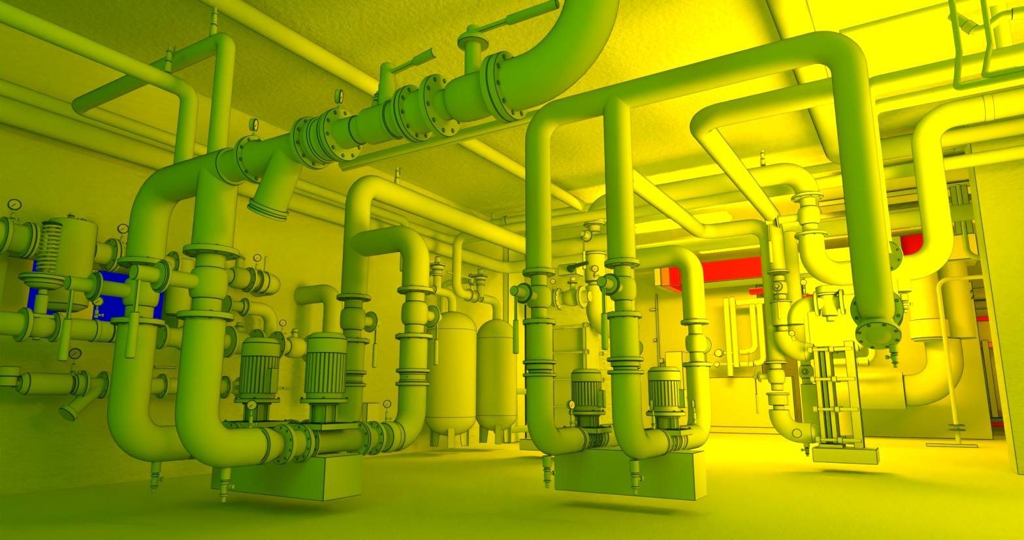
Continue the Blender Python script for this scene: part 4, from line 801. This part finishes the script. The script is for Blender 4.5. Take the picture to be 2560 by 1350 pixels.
# foot of the big drop
p=pipe('second_drop','second thick pipe close behind the big drop at the right','pipe',[(-0.1217,4.96,1.7495),(-0.1217,4.96,2.56),(-0.1217,4.96,2.9653),(2.8,4.96,2.9653)],0.0664,0.0996,0.0044)
p=pipe('upper_loop','pipe looping just inside the second thick drop, mostly hidden by the big drop','pipe',[(-0.1066,5.36,1.5287),(-0.1066,5.36,2.56),(-0.1066,5.36,2.9728),(2.8,5.36,2.9728)],0.05,0.0849,0.0047)
flange(p,(-0.1057,4.96,1.743),(0.15,0.95,0.2),0.108,0.032,8,w=0.0042)
dv=thing('butterfly_valve','stack of flanges at the foot of the big drop','valve',(-0.16,4.3248,1.1461))
flange(dv,(-0.16,4.2608,1.3061),'y',0.1344,0.032,8,w=0.0036)
flange(dv,(-0.16,4.3568,1.3061),'y',0.1264,0.04,0,w=0.0036)
flange(dv,(-0.16,4.4368,1.3061),'y',0.1264,0.04,0,w=0.0037)
flange(dv,(-0.16,4.5168,1.3061),'y',0.1264,0.04,0,w=0.0038)
rev('body',dv,(-0.16,4.2768,1.3061),'y',[(0,0.088),(0.28,0.088)],'cast',0.0036,32,32)
ds=thing('strainer','strainer with a bolted oval cover under the big drop','strainer',(-0.16,4.3248,0.8661))
rev('basket_housing',ds,(-0.164,4.4208,1.4272),(0,-0.62,-0.79),[(0,0.088),(0.304,0.088)],'cast',0.0037,36,32)
flange(ds,(-0.164,4.2125,1.1617),(0,-0.62,-0.79),0.1136,0.036,8,pcd=0.0976,rb=0.0104,w=0.0035)
rev('cover_dome',ds,(-0.164,4.2026,1.1491),(0,-0.62,-0.79),[(0,0.068),(0.012,0.048),(0.016,0)],'cast',0.0035,30,32)
small_valve('drain_cock','drain cock under the strainer of the big drop',(-0.096,4.2125,1.1017),(0,0,-1),0.128,0.0192,w=0.0022,side=(-1,0,0))
cv=thing('control_valve','flanged control valve with a bolted top, left of the big drop','valve',(-0.7277,7.68,1.8167))
rev('body',cv,(-0.8368,7.68,1.8167),'x',[(0,0.072),(0.2354,0.072)],'cast',0.0067,28,32)
rev('bonnet',cv,(-0.7277,7.68,1.6727),'z',[(-0.056,0.04),(0,0.04),(0,0.08),(0.224,0.08),(0.24,0.12),(0.32,0.12)],'cast',0.0066,28,32)
flange(cv,(-0.8447,7.68,1.8167),'x',0.136,0.04,6,w=0.0067)
flange(cv,(-0.5976,7.68,1.8167),'x',0.136,0.04,6,w=0.0066)
p=pipe('control_pipe','short pipe with an elbow left of the flanged control valve','pipe',[(-0.8368,7.68,1.8167),(-1.0727,7.68,1.8167),(-1.0727,7.68,1.6007)],0.084,0.168,0.0068)
p=pipe('control_pipe','short pipe between the flanged control valve and the big drop','pipe',[(-0.5976,7.68,1.8167),(-0.5261,7.68,1.8167),(-0.2509,7.68,1.8167)],0.08,0.16,0.0065)
gauge('gauge on a tall siphon left of the flanged control valve',(-0.9597,7.68,1.8967),0.1637,0.0344,(0.3,-0.95,0),group='pressure gauges',w=0.0057)
# upper right
p=pipe('ceiling_pipe','level pipe just under the ceiling, upper right','pipe',[(-0.2536,5.52,3.7079),(0.5464,5.52,3.7079),(3.6,5.52,3.7079)],0.0426,0.0853,0.0047)
p=pipe('ceiling_pipe','thinner level pipe just below the ceiling, upper right','pipe',[(-0.2614,5.92,3.8618),(0.5386,5.92,3.8618),(3.6,5.92,3.8618)],0.0243,0.0486,0.005)
p=pipe('conduit','left of two bent conduits at the upper right','conduit',[(0.3852,4.16,3.0557),(0.3852,4.16,2.7082),(0.3313,3.96,2.4136),(1.5313,3.96,2.4136)],0.0162,0.0292,0.0033)
p=pipe('conduit','right of two bent conduits at the upper right','conduit',[(0.5268,4.16,3.0058),(0.5268,4.16,2.7114),(0.4547,3.96,2.4485),(1.6547,3.96,2.4485)],0.0146,0.0263,0.0032)
p=pipe('drain_pipe','kinked plastic drain pipe with sockets crossing behind the conduits','pipe',[(0.4304,4.8,3.2737),(0.5602,4.8,3.0947),(0.6877,4.8,3.1766),(0.8359,4.8,3.1601)],0.0298,0.0597,0.0039)
rev('socket',p,(0.4975,4.8,3.1798),(0.587,0,-0.809),[(0,0.0361),(0.064,0.0361)],'pipe',0.004,28,32)
rev('socket',p,(0.7359,4.8,3.1728),(0.994,4.76e-15,-0.11),[(0,0.0361),(0.064,0.0361)],'pipe',0.0039,28,32)
p=pipe('ceiling_pipe','thick upright pipe behind the bent conduits, bending right','pipe',[(0.9254,6.56,4.28),(0.9254,6.56,3.6143),(4,6.56,3.6143)],0.0583,0.1165,0.0053)
tag(box('cable_tray',None,(-1.0476,10.88,4.112),(2.72,11.28,4.184),'panel',0.009),'flat cable tray under the ceiling behind the big drop','tray')
tag(box('cable_tray',None,(-1.1195,11.52,4.2032),(2.72,11.92,4.2592),'panel',0.0096),'second flat cable tray, just below the first, at the right','tray')
tag(box('beam',None,(-1.1941,12.4,4.1643),(2.88,12.88,4.2603),'panel',0.0103),'ceiling beam behind the large ball valve at right','beam')
tag(box('air_duct',None,(-1.2912,13.12,3.929),(2.88,13.76,4.129),'panel',0.0109),'flat duct across the back above the red-painted light strips','duct')
tag(box('cable_tray',None,(-3.6751,13.52,3.8641),(1.2,13.76,3.9441),'panel',0.012),'thin tray above the glow-painted duct','tray')
tag(box('gap_panel',None,(1.3106,18.88,3.3994),(2.0348,19.04,3.4163),'panel',0.0147),'thin shelf bar high in the narrow gap at the far right','panel')
tag(box('gap_panel',None,(1.3119,18.88,3.1077),(2.0225,19.04,3.1358),'dark',0.0147),'dark bar in the narrow gap at the far right','panel')
tag(box('gap_panel',None,(1.3084,18.88,2.9102),(2.019,19.04,2.953),'cast',0.0146),'ladder-like bracket in the narrow gap at the far right','panel')
tag(box('gap_panel',None,(1.3054,18.88,2.624),(2.0124,19.04,2.7292),'red',0.0146),'panel in the narrow gap at the far right, bright light painted red','panel')  # red and orange panels in this gap carry bright light as paint
tag(box('gap_panel',None,(1.305,18.88,1.9823),(1.9889,19.04,2.1198),'orange',0.0145),'lower panel in the narrow gap, bright light painted orange','panel')
tag(box('gap_panel',None,(1.3129,18.88,0.4944),(1.9225,19.04,0.5537),'orange',0.0142),'strip low in the narrow gap, bright light painted orange','panel')
tag(box('gap_panel',None,(1.3146,18.88,0.373),(1.9157,19.04,0.4081),'dark',0.0142),'dark strip low in the narrow gap','panel')
tag(box('gap_panel',None,(1.3117,18.88,0.1937),(1.913,19.04,0.285),'red',0.0142),'lowest strip in the narrow gap, bright light painted red','panel')
tag(box('cable_ladder',None,(1.347,18.64,0.4),(1.483,18.72,2.1557),'cast',0.0142),'upright bundle of cables in the narrow gap at the far right','cable')
tag(box('support_frame',None,(0.6615,10.8,3.0577),(0.7415,10.88,3.7664),'panel',0.0088),'left upright of a support frame right of the S-bend','frame')
tag(box('support_frame',None,(0.7895,10.8,3.0577),(0.8695,10.88,3.7664),'panel',0.0087),'right upright of a support frame right of the S-bend','frame')
tag(box('support_frame',None,(0.5015,10.76,3.3467),(1.0615,10.8,3.4267),'panel',0.0087),'level crossbar of a support frame right of the S-bend','frame')
p=pipe('conduit','conduit bending right beside the partition, right of the S-bend','conduit',[(0.8007,11.36,3.9298),(0.8007,11.36,2.8058),(2.4007,11.36,2.8058)],0.04,0.16,0.009)
p=pipe('return_pipe','pipe running level behind and below the S-bend pipe, far right','pipe',[(0.4729,8.84,3.8077),(0.8729,8.84,3.8077),(4,8.84,3.8077)],0.099,0.1979,0.0072)
p=pipe('gas_pipe','lower small pipe with a valve behind the exchanger column','pipe',[(-1.5893,14.88,1.5486),(-0.7081,14.88,1.5486),(-0.7081,14.88,1.9655)],0.068,0.1768,0.0123)
rev('valve_body',p,(-0.9897,14.88,1.5486),'x',[(0,0.08),(0.2,0.088)],'cast',0.0124,20,32)
p=pipe('gas_pipe','upper small pipe with a valve behind the exchanger column','pipe',[(-1.563,14.88,1.831),(-0.8505,14.88,1.831),(-0.8505,14.88,2.2126)],0.068,0.1768,0.0124)
rev('valve_body',p,(-1.1365,14.88,1.831),'x',[(0,0.08),(0.2,0.088)],'cast',0.0126,20,32)
p=pipe('service_pipe','short level pipe crossing the dark opening behind the farther tank','pipe',[(-6.76,11,0.9531),(-6.3559,11,0.9531),(-5.28,11,0.9531)],0.0531,0.1063,0.0119)
p=pipe('service_pipe','low level pipe near the floor behind the farther tank','pipe',[(-6.675,10.72,0.2411),(-6.2348,10.72,0.2765),(-5.28,10.72,0.2765)],0.0614,0.1228,0.0115)

# ---------------------------------------------------------------- camera
cam = bpy.data.cameras.new('camera'); cam.sensor_fit = 'HORIZONTAL'; cam.sensor_width = 36.0
cam.lens = 36.0*1632.9/2560.0; cam.clip_end = 200; cam.clip_start = 0.02
co = bpy.data.objects.new('camera', cam); COL.objects.link(co)
co.location = (0, 0, 0.8); co.rotation_euler = (math.radians(90+11.23), 0, math.radians(31.5))
scn.camera = co

# ---------------------------------------------------------------- light
def area(name, loc, rot, sx, sy, power, col=(1.0, 0.44, 0.0)):
    l = bpy.data.lights.new(name, 'AREA'); l.shape = 'RECTANGLE'; l.size = sx; l.size_y = sy; l.energy = power; l.color = col
    o = bpy.data.objects.new(name, l); COL.objects.link(o); o.location = loc; o.rotation_euler = [math.radians(a) for a in rot]
    return o
LAMP = (1.0, 0.46, 0.0)
FAR = (1.0, 0.37, 0.0)
SIDE = (0.62, 1.0, 0.0)
FILL = (0.2, 1.0, 0.0)
def bulb(loc, r, power, col=LAMP):
    l = bpy.data.lights.new('lamp', 'POINT'); l.energy = power; l.color = col; l.shadow_soft_size = r
    o = bpy.data.objects.new('lamp', l); COL.objects.link(o); o.location = loc
    return o
def aimed(loc, to, sx, sy, power, col=LAMP, spread=180):
    o = area('lamp', loc, (0, 0, 0), sx, sy, power, col); o.data.spread = math.radians(spread)
    o.rotation_euler = (V(to)-V(loc)).to_track_quat('-Z', 'Y').to_euler()
    return o
bulb((3.6, 4.8, 3.0), 0.6, 760)
bulb((2.6, 13.4, 2.4), 0.4, 270, FAR)  # unseen behind the partition, put in to light the boiler side
bulb((2.5, 18.4, 2.4), 0.3, 50, FAR)  # added out of view to brighten the narrow gap
aimed((1.7, 5.6, 0.9), (-2.9, 7.0, 4.28), 2.0, 2.0, 330, spread=110)  # added uplight out of view, brightens the middle of the ceiling
area('lamp', (-2.9, 10.9, 3.50), (0, 0, 0), 2.0, 0.3, 380, FAR)
area('lamp', (-2.9, 10.8, 3.75), (180, 0, 0), 2.0, 0.3, 650, FAR)
aimed((-2.5, 13.2, 3.7), (-2.0, 16.7, 1.8), 2.5, 0.3, 400, FAR)  # added without a fixture to brighten the far cabinet side
bulb((2.0, -0.5, 2.6), 0.8, 110, SIDE)  # added out of view to lift the left wall
bulb((-1.5, -3.0, 3.0), 1.0, 200, FILL)  # added green fill behind the camera for the dark sides

w = bpy.data.worlds.new('evening_outside'); scn.world = w; w.use_nodes = True
w.node_tree.nodes['Background'].inputs['Color'].default_value = (0.0, 0.0, 0.36, 1)
w.node_tree.nodes['Background'].inputs['Strength'].default_value = 1.0

scn.view_settings.view_transform = 'Standard'; scn.view_settings.look = 'None'
scn.view_settings.exposure = 0.0; scn.view_settings.gamma = 1.0; scn.view_settings.use_curve_mapping = False
scn.cycles.max_bounces = 10; scn.cycles.diffuse_bounces = 8
scn.cycles.use_denoising = True
